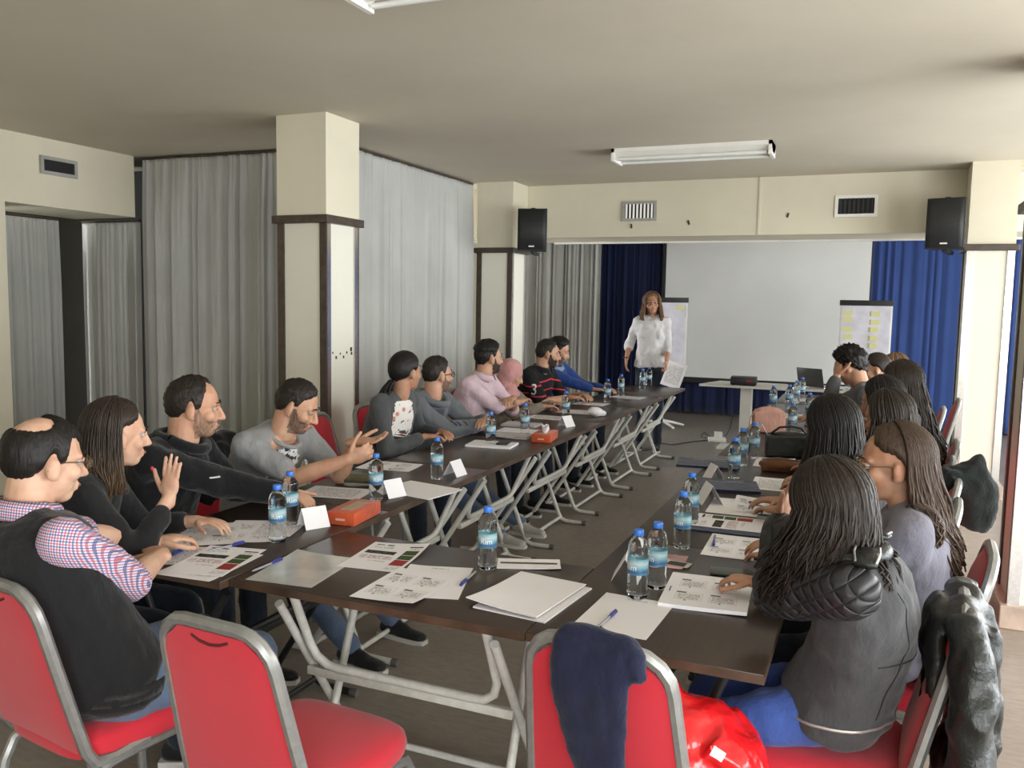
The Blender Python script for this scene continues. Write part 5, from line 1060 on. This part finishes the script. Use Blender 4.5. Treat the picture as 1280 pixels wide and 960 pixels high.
def sheet_mesh(w, h, curl=0.004, seed=0, th=0.0008):
    rng = np.random.RandomState(seed); n, m = 8, 10; V = []; a, b, c = rng.uniform(-1,1,3)
    for i in range(n+1):
        for j in range(m+1):
            x, y = (i/n-0.5), (j/m-0.5); z = curl*(max(0,a*x+b*y-0.15)**2*5+0.4*max(0,(x*x+y*y)*c)); V.append((x*w,y*h,z+th))
    k = len(V); V2 = [(x,y,z-th) for x,y,z in V]; F = []
    for i in range(n):
        for j in range(m): q = i*(m+1)+j; F += [(q,q+m+1,q+m+2,q+1),(k+q+1,k+q+m+2,k+q+m+1,k+q)]
    for i in range(n): q = i*(m+1); F.append((q+m+1,q,k+q,k+q+m+1)); q += m; F.append((q,q+m+1,k+q+m+1,k+q))
    for j in range(m): F.append((j,j+1,k+j+1,k+j)); q = n*(m+1)+j; F.append((q+1,q,k+q,k+q+1))
    mb = MB(); mb.add(V+V2,F); return mb
_ps = [0]
def sheet(name, label, kind, c, up, lift=0.0, w=0.21, h=0.297, m=None, cat='paper', th=0.0008, curl=0.006, group=None):
    p = pix(c[0],c[1],TZ); q = pix(up[0],up[1],TZ); d = q-p; _ps[0] += 1
    o = obj(name, sheet_mesh(w,h,curl,_ps[0],th), m or PM[kind], None, (p.x,p.y,TZ+0.0006+lift), (0,0,math.atan2(d.y,d.x)-math.pi/2), ang=60); return tag(o, label, cat, group)
S = sheet
S('handout','printed cover sheet with green and red bars before the balding man','cover',(270,702),(300,685),0.004)
S('handout','blank sheet lying under the balding man\'s cover sheet','text',(262,706),(296,690),0.0)
S('handout','slide handout before the woman raising her hand','slides',(262,668),(270,651),0.002)
S('handout','slide handout half under another one near two bottles','slides',(316,664),(330,650),0.0)
S('handout','white sheet poking out beside the bottles of the man in black','text',(350,661),(362,652),0.0016,0.15,0.21)
S('handout','small leaflet at the edge near the checked sleeve','text',(215,694),(235,683),0.0,0.15,0.21)
S('plastic_sleeve','glossy clear plastic sleeve holding a sheet on the cross table','text',(380,711),(408,695),0.0,0.23,0.31,m=None,cat='plastic sleeve')
t_ = NT('glossy_plastic_sleeve'); t_.set(t_.ramp(t_.noise(t_.coord(),9,2),[(0.3,(0.40,0.40,0.38,1)),(0.7,(0.52,0.52,0.50,1))]), rough=0.12, spec=0.6); bpy.data.objects['plastic_sleeve'].data.materials[0] = t_.mat
S('handout','printed cover sheet with green and red bars on the cross table','cover',(482,696),(508,678),0.0)
S('handout','mostly blank letterhead sheet on the cross table beside a pen','head',(541,727),(553,707),0.0)
S('handout','slide handout overlapping the letterhead sheet on the cross table','slides',(507,734),(531,719),0.003)
S('envelope','large white envelope on top of the stack on the cross table','plain',(660,746),(703,720),0.010,0.229,0.324,cat='envelope',th=0.003)
S('envelope','large white envelope at the bottom of the stack on the cross table','plain',(668,748),(708,722),0.0,0.229,0.324,cat='envelope',th=0.004)
S('small_envelope','small open white envelope with dark slot behind the large ones','plain',(661,706),(661,696),0.0,0.21,0.105,cat='envelope',th=0.003)
_e = bpy.data.objects['small_envelope']; obj('open_flap_slot', MB().box((-0.095,-0.004,0.0035),(0.095,0.012,0.0042)), M_EDGE, _e)
S('handout','mostly blank letterhead sheet with a blue pen, beside the navy sweater','head',(781,769),(798,751),0.0)
S('handout_stack','thick stack of slide handouts at the quilted sleeve','slides',(884,744),(893,718),0.0,0.25,0.30,th=0.011,curl=0.004)
S('handout','slide handout with a purple pen on it on the right row','slides',(920,684),(927,669),0.0)
S('navy_folder','navy folder lying under the turned cover sheet','plain',(912,659),(866,654),0.0,0.24,0.32,m=fab('navy_folder_card',(0.012,0.016,0.05,1),0.5),cat='folder',th=0.006)
S('handout','cover sheet turned sideways on a navy folder','cover',(911,656),(866,651),0.0075)
S('handout','slide handout with a dark pen across it on the right row','slides',(948,633),(952,620),0.002)
S('handout','letterhead sheet half under the slide handout with dark pen','head',(918,634),(924,622),0.0)
S('navy_folder','navy folder with silver stripes nearest the blank name card','plain',(905,609),(940,611),0.0,0.24,0.32,m=bpy.data.materials['navy_folder_card'],cat='folder',th=0.012)
S('navy_folder','navy folder beyond the three bottles','plain',(884,581),(915,583),0.0,0.24,0.32,m=bpy.data.materials['navy_folder_card'],cat='folder',th=0.012)
for o_ in [o for o in bpy.data.objects if o.name.startswith('navy_folder')][1:]:
    for k_ in (-1,1): obj('silver_stripe', MB().box((-0.09+0.02*k_,-0.08,0.0125),(-0.085+0.02*k_,0.10,0.0135)), M_STEEL, o_)
S('handout','loose sheets beside the brown pouch on the right row','text',(968,606),(972,596),0.0); S('handout','white sheet under the brown pouch','text',(968,579),(971,571),0.0)
for l,u,v,k_ in (('stack of printed sheets before the woman in floral blouse',487,583,'slides'),('sheet the man in black fleece is writing on',420,616,'text'),('notebook sheet before the man in pink shirt',650,539,'head'),('white sheet before the woman in pink headscarf',684,522,'text'),('white sheet before the man in striped polo',722,515,'text'),('printed sheet at the far left row',738,505,'slides'),('sheet near the last bottles of the left row',785,497,'text')):
    q = pix(u,v,TZ); d = Vector((q.x-0.10,q.y,TZ)); S('handout',l,k_,(u,v),(u-14,v-1),0.0)
S('folder','white card folder near the name card by the floral blouse','plain',(524,613),(503,609),0.0,0.24,0.32,cat='folder',th=0.004)
S('notebook','pale notebook carrying a black phone on the left row','plain',(615,557),(600,556),0.0,0.20,0.28,cat='notebook',th=0.012)
_n = bpy.data.objects['notebook']; ph = obj('phone', MB().box((-0.035,-0.07,0),(0.035,0.07,0.009),0.003), M_BLACK, None, (_n.location.x+0.06,_n.location.y+0.04,TZ+0.0135),(0,0,0.2)); tag(ph,'black phone lying on the pale notebook','phone')
for l,u,v in (('closed pale notebook before the man in pink shirt',640,546),('closed grey notebook beside the tissue box',652,532)): S('notebook',l,'plain',(u,v),(u-15,v-1),0.0,0.18,0.25,m=fab('grey_notebook_card',(0.42,0.38,0.38,1),0.6),cat='notebook',th=0.014)
for l,u,v,x_ in (('slides and leaflets under the cluster of bottles on the right row',985,520,0),('white sheets further along the right row by the curly-haired man',1005,500,1),('sheet between the pink bag and black handbag',1000,545,2)): S('handout',l,'text',(u,v),(u+5,v-5),0.001)
# presenter's sheet
rh = PEOPLE['standing woman with light brown hair in loose white top holding a sheet']; wv = rh['W']@rh['A']['L'][2]
ps = obj('held_sheet', sheet_mesh(0.21,0.297,0.02,77), PM['text'], None, (wv.x+0.09,wv.y-0.02,wv.z-0.14), (math.radians(62),math.radians(18),math.radians(10)), ang=60); tag(ps,'white sheet held in the presenter\'s left hand','paper')
# ------------------------------------------------------------------ pens
M_PENB = mat('blue_pen_plastic',(0.03,0.035,0.22,1),0.35,0.0); M_PENC = mat('clear_pen_barrel',(0.30,0.30,0.32,1),0.2,0.0)
def pen(label, a, b, z=TZ+0.006):
    p = pix(a[0],a[1],z); q = pix(b[0],b[1],z); d = (q-p); d.z = 0; u = d.normalized(); r = thing('pen', label, 'pen', (p.x,p.y,z), math.atan2(u.y,u.x), 'pens on the tables')
    obj('barrel', MB().tube([(0.04,0,0),(0.13,0,0),(0.143,0,0)],[0.004,0.004,0.0012],8), M_PENC, r); obj('cap', MB().tube([(0,0,0),(0.05,0,0)],0.0052,8).box((0.002,-0.0015,0.004),(0.042,0.0015,0.0075)), M_PENB, r)
pen('blue pen on the cover sheet before the balding man',(216,693),(240,682),TZ+0.011); pen('blue pen beside the cross table corner and plastic sleeve',(352,699),(325,710)); pen('blue pen with cap against the slide handout by two bottles',(305,678),(280,684),TZ+0.010)
pen('blue pen by the letterhead sheet on the cross table',(576,731),(596,713)); pen('blue pen on the letterhead sheet beside the navy sweater',(770,764),(762,771),TZ+0.008); pen('purple pen on the slide handout of the right row',(892,681),(894,668),TZ+0.008); pen('dark pen across the handout at the woman with glasses',(937,628),(970,638),TZ+0.010); pen('dark pen beside the thick handout stack',(839,735),(832,752))
# ------------------------------------------------------------------ name cards, boxes, bags
def tent(label, u, v, ang, w=0.10, h=0.075):
    p = pix(u,v,TZ); mb = MB(); d = h*0.55
    for sg in (-1,1): mb.add([(-w/2,sg*d,0),(w/2,sg*d,0),(w/2,0,h),(-w/2,0,h)],[(0,1,2,3)])
    o = obj('name_card', mb, PM['plain'], None, (p.x,p.y,TZ+0.001), (0,0,ang), smooth=False); md = o.modifiers.new('t','SOLIDIFY'); md.thickness = 0.0012; return tag(o, label, 'name card', 'folded paper name cards')
tent('folded name card between a bottle and the closed orange box',392,658,math.radians(62)); tent('folded name card by the bottle behind the orange box',490,620,math.radians(70)); tent('folded name card by the bottle of the woman in floral blouse',569,594,math.radians(85)); tent('folded name card behind the corner pair of bottles',782,722,math.radians(-80)); tent('blank white name card on the right row beyond the single bottle',886,628,math.radians(-65),0.12,0.085); tent('folded name card on the navy folder by the three bottles',892,599,math.radians(-60)); tent('folded name card leaning by the pink bag',951,545,math.radians(-80),0.13,0.09); tent('folded name card before the man in polo',708,533,math.radians(70))
M_ORB = fab('orange_red_box_card',(0.52,0.085,0.030,1),0.45)
def tissue(label, u, v, ang, open_):
    p = pix(u,v,TZ); r = thing('tissue_box', label, 'tissue box', (p.x,p.y,TZ+0.001), ang); obj('box', MB().box((-0.06,-0.115,0),(0.06,0.115,0.05),0.002), M_ORB, r)
    obj('slot', MB().box((-0.025,-0.07,0.0495),(0.025,0.07,0.0512)), mat('beige_slot_film',(0.42,0.33,0.22,1),0.4), r)
    obj('printed_mark', MB().box((-0.0612,-0.05,0.018),(-0.0600,0.0,0.028)), mat('pale_orange_print',(0.65,0.40,0.28,1),0.5), r); obj('printed_mark', MB().box((-0.02,-0.1162,0.018),(0.02,-0.1150,0.026)), mat('pale_orange_print',(0.65,0.40,0.28,1),0.5), r)
    if open_:
        q = MB()
        for k_ in range(5): a = k_*1.25; q.tube([(0,0.02*k_-0.04,0.05),(0.012*math.cos(a),0.015*k_-0.03+0.01*math.sin(a),0.075),(0.03*math.cos(a),0.01*k_-0.02+0.02*math.sin(a),0.105)],[0.016,0.02,0.006],7,True,(0.5,1.3))
        link('tissue', remesh(q,0.005,2,0.01), PM['plain'], r)
    return r
_b0 = pix(445,656,TZ); _b1 = pix(476,640,TZ); _d = _b1-_b0; tissue('closed orange box on the left row in front of a bottle', 443,648, math.atan2(_d.y,_d.x)-math.pi/2, False)
tissue('orange-red tissue box with a white tissue sticking out', 681,550, math.radians(8), True)
def blob(name, label, cat, m, u, v, prims, rz=0.0, voxel=0.007, disp=0.008):
    p = pix(u,v,TZ); r = thing(name, label, cat, (p.x,p.y,TZ+0.006), rz); q = MB(); prims(q); link('shell', remesh(q,voxel,3,disp,CLOUD,name), m, r); return r
hb = blob('handbag','black leather handbag standing on the right row','handbag',C_LEATHER,985,571,lambda q: (q.box((-0.13,-0.05,0),(0.13,0.05,0.12)),q.ell((0,0,0.11),(0.125,0.05,0.035))),math.radians(15))
obj('strap', MB().tube([(-0.10,0,0.13),(-0.06,-0.03,0.17),(0.0,-0.045,0.18),(0.06,-0.03,0.17),(0.10,0,0.13)],0.007,8), C_LEATHER, hb)
bp_ = blob('pouch','brown leather pouch lying on white sheets','pouch',fab('brown_leather',(0.16,0.062,0.026,1),0.45),976,590,lambda q: (q.ell((0,0,0.035),(0.12,0.055,0.036)),q.box((-0.10,-0.04,0.0),(0.10,0.04,0.05))),math.radians(8))
obj('zip', MB().tube([(-0.10,-0.03,0.062),(0,-0.036,0.071),(0.10,-0.03,0.062)],0.003,6), M_BROWN, bp_)
pk = blob('pink_bag','pale pink bag standing among the bottles','bag',fab('pale_pink_leather',(0.50,0.27,0.21,1),0.5),960,541,lambda q: (q.box((-0.11,-0.035,0),(0.11,0.035,0.14)),q.ell((0,0,0.13),(0.11,0.036,0.05))),math.radians(20))
obj('strap', MB().tube([(-0.09,0,0.16),(-0.13,-0.02,0.10),(-0.14,-0.03,0.02)],0.005,6), bpy.data.materials['pale_pink_leather'], pk)
blob('pencil_case','small olive pencil case near the bottle behind the orange box','pencil case',fab('olive_canvas',(0.10,0.085,0.045,1)),452,606,lambda q: q.cap((-0.07,0,0.025),0.025,(0.07,0,0.025),0.025,10),0.4)
sm = obj('phone', MB().box((-0.036,-0.075,0),(0.036,0.075,0.009),0.003), mat('grey_green_phone',(0.06,0.07,0.06,1),0.3), None, tuple(pix(917,717,TZ+0.001)), (0,0,math.radians(-80))); tag(sm,'grey phone beyond the thick handout stack','phone')
S('leaflet','small red and white leaflet behind the corner bottles','plain',(838,702),(845,690),0.0,0.10,0.15,m=fab('red_white_leaflet',(0.55,0.30,0.28,1),0.6,0.35)); S('card','small dark badge on a pale card near the single bottle','plain',(846,706),(858,708),0.002,0.055,0.09,m=mat('beige_card',(0.52,0.45,0.38,1),0.6),cat='card'); obj('badge_face', MB().box((-0.02,-0.03,0.001),(0.02,0.03,0.0022)), M_BLACK, bpy.data.objects['card'])
blob('crumpled_paper','crumpled white plastic packet on the left row','packet',PM['plain'],744,521,lambda q: (q.ell((0,0,0.035),(0.07,0.045,0.04)),q.ell((0.04,0.02,0.025),(0.05,0.03,0.025))),0.3,0.008,0.03)
# ------------------------------------------------------------------ red carrier bag on the floor
rb = thing('carrier_bag','shiny red plastic carrier bag with white print beside the chairs','bag',(-0.375,1.98,0.478),0.1); q = MB()
q.ell((0.02,0,0.11),(0.16,0.12,0.11)); q.tube([(-0.08,0,0.08),(-0.06,0.02,0.18),(-0.03,0.03,0.25)],[0.09,0.08,0.02],12,True,(0.7,1.1)); q.tube([(0.10,-0.02,0.14),(0.18,-0.04,0.10),(0.25,-0.06,0.015)],[0.11,0.09,0.02],12,True,(0.55,1.15)); q.tube([(0.06,-0.06,0.10),(0.10,-0.09,0.0),(0.12,-0.10,-0.06)],[0.09,0.08,0.03],12,True,(0.5,1.2)); q.tube([(-0.05,-0.05,0.10),(-0.02,-0.09,0.05)],[0.09,0.05],12)
t_ = NT('shiny_red_plastic'); t_.set((0.62,0.012,0.016,1), rough=0.16, spec=0.6); t_.bump(t_.noise(t_.coord(),9,3,0.5),0.6,0.03); q.xf(Matrix.Diagonal((0.86,0.9,0.88,1))); bgm = link('bag_body', remesh(q,0.010,5,0.03,CLOUD,'bag'), t_.mat, rb)
for k_,(x_,z_,w_) in enumerate(((-0.005,0.10,0.03),(0.03,0.04,0.075),(0.09,0.12,0.03))): 
    o = print_patch(None, bgm, (x_,-0.3,z_), (0,1,0), (0.5,0,1), w_, 0.022, PM['plain'], 'white_print', 8, 4)
# ------------------------------------------------------------------ front of the room: projector table, laptop desk, flip charts, cables
M_WTOP = mat('off_white_laminate',(0.62,0.60,0.54,1),0.4,0.03)
pt = thing('projector_table','off-white table with a single broad leg carrying the projector','table',(-1.27,9.75,0))
obj('tabletop', MB().prism([(-0.50,-0.25),(0.50,-0.25),(0.40,0.30),(-0.36,0.30)],0.715,0.74), M_WTOP, pt, smooth=False); obj('leg', MB().prism([(-0.07,-0.06),(0.05,-0.06),(0.05,0.06),(-0.07,0.06)],0.03,0.715), M_WTOP, pt, smooth=False); obj('base', MB().box((-0.30,-0.16,0),(0.28,0.16,0.03),0.006), M_WTOP, pt)
pj = thing('projector','black projector on the off-white table','projector',(-1.30,9.62,0.741),math.radians(5)); obj('body', MB().box((-0.14,-0.11,0.008),(0.14,0.11,0.095),0.012), M_BLACK, pj); obj('lens', MB().tube([(-0.07,0.10,0.05),(-0.07,0.135,0.05)],0.03,14), M_STEEL, pj); obj('red_light', MB().box((0.03,-0.1125,0.04),(0.10,-0.1095,0.065)), mat('dull_red_plastic',(0.20,0.015,0.02,1),0.4), pj)
for x_ in (-1,1): obj('foot', MB().box((x_*0.11-0.012,-0.08,0),(x_*0.11+0.012,0.08,0.009)), M_BLACK, pj)
ld = thing('desk','pale desk with steel frame carrying the laptop','desk',(-0.18,10.0,0)); obj('desktop', MB().box((-0.62,-0.30,0.70),(0.62,0.30,0.725),0.004), M_WTOP, ld)
for x_ in (-1,1):
    for y_ in (-1,1): obj('leg', MB().box((x_*0.57-0.02,y_*0.26-0.02,0),(x_*0.57+0.02,y_*0.26+0.02,0.70)), M_STEEL, ld)
lp = thing('laptop','grey laptop open on the pale desk, seen from behind','laptop',(-0.55,9.95,0.726),math.radians(150)); obj('base', MB().box((-0.16,-0.11,0),(0.16,0.11,0.015),0.003), M_STEEL, lp); obj('screen', MB().box((-0.16,0.105,0.015),(0.16,0.115,0.23),0.003,rot=(math.radians(-15),0,0),org=(0,0.11,0.015)), mat('dark_grey_lid',(0.05,0.05,0.05,1),0.35), lp)
mc = thing('microphone','microphone on a short desk stand beside the laptop','microphone',(-0.33,9.77,0.726)); obj('stand', MB().lathe([(0.05,0),(0.05,0.008),(0.008,0.016),(0.007,0.14)],14), M_BLACK, mc); obj('handle', MB().tube([(0,0,0.13),(0.03,-0.01,0.22)],[0.012,0.018],10), M_BLACK, mc); obj('grille_head', MB().ell((0.037,-0.012,0.245),(0.024,0.024,0.028)), M_STEEL, mc)
bottle('water bottle alone on the laptop desk',0,0,0.726,at=(-0.22,9.9)); bk = obj('red_book', MB().box((-0.12,-0.08,0),(0.12,0.08,0.03),0.003), fab('dark_red_cover',(0.16,0.018,0.018,1)), None, (-0.08,9.80,0.7262)); tag(bk,'dark red book on the laptop desk','book')
M_YEL = paper_mat('yellow')
def flip(label, x, y, w, rz, notes, lean=0.0):
    r = thing('flip_chart', label, 'flip chart', (x,y,0), rz); z0,z1 = 0.78,1.70
    def B(nm, mb, m, par=r): return obj(nm, mb, m, par)
    bd = B('board', MB().box((-w/2,0.0,z0),(w/2,0.02,z1),0.003), M_WTOP); obj('paper_pad', MB().box((-w/2+0.015,-0.008,z0+0.03),(w/2-0.015,0.0,z1-0.04)), mat('lavender_white_paper',(0.60,0.58,0.64,1),0.8), bd); obj('clamp_bar', MB().box((-w/2-0.01,-0.018,z1-0.055),(w/2+0.01,0.028,z1+0.01),0.004), M_BLACK, bd); obj('tray', MB().box((-w/2,-0.06,z0-0.012),(w/2,0.02,z0)), M_BLACK, bd)
    B('pole', MB().tube([(0,0.05,0.08),(0,0.03,z1-0.1)],0.018,10), M_WHITE)
    for k_ in range(5): a = math.radians(72*k_+20); B('base_leg', MB().tube([(0,0.05,0.09),(0.15*math.cos(a),0.05+0.15*math.sin(a),0.065),(0.30*math.cos(a),0.05+0.30*math.sin(a),0.03)],[0.022,0.018,0.014],8), M_WHITE)
    for (nx,nz,nw) in notes: obj('sticky_note', MB().box((nx-nw/2,-0.011,nz-0.03),(nx+nw/2,-0.008,nz+0.03)), M_YEL, bd)
    return r
flip('flip chart with one yellow note behind the standing presenter', -2.52,10.95,0.58,math.radians(6), [(0.20,1.58,0.10)])
flip('flip chart with two columns of yellow notes before the blue curtain', -0.10,11.0,0.58,math.radians(-6), [(-0.20,1.56,0.11),(-0.20,1.48,0.11),(-0.20,1.36,0.11),(-0.19,1.27,0.11),(-0.19,1.16,0.11),(0.10,1.55,0.11),(0.10,1.45,0.11),(0.09,1.36,0.11),(0.09,1.26,0.11),(0.09,1.17,0.11)])
def cable(label, pts, r=0.006, m=M_BLACK): o = obj('cable', MB().tube([tuple(pix(u,v,r)) for u,v in pts], r, 6), m); return tag(o, label, 'cable')
cable('black cable trailing across the floor to the socket block',[(820,553),(840,556),(865,552),(885,550),(893,552)]); cable('thin black cable looping from the socket block towards the projector table',[(893,550),(880,540),(876,546),(890,549),(905,548),(913,535),(916,520)],0.004)
sb = thing('socket_block','white socket block and plug lying on the floor','socket block',tuple(pix(896,552,0)),0.3); obj('block', MB().box((-0.10,-0.06,0),(0.10,0.06,0.05),0.008), M_WHITE, sb); obj('plug', MB().box((-0.03,-0.03,0.05),(0.06,0.04,0.12),0.008), M_WHITE, sb)
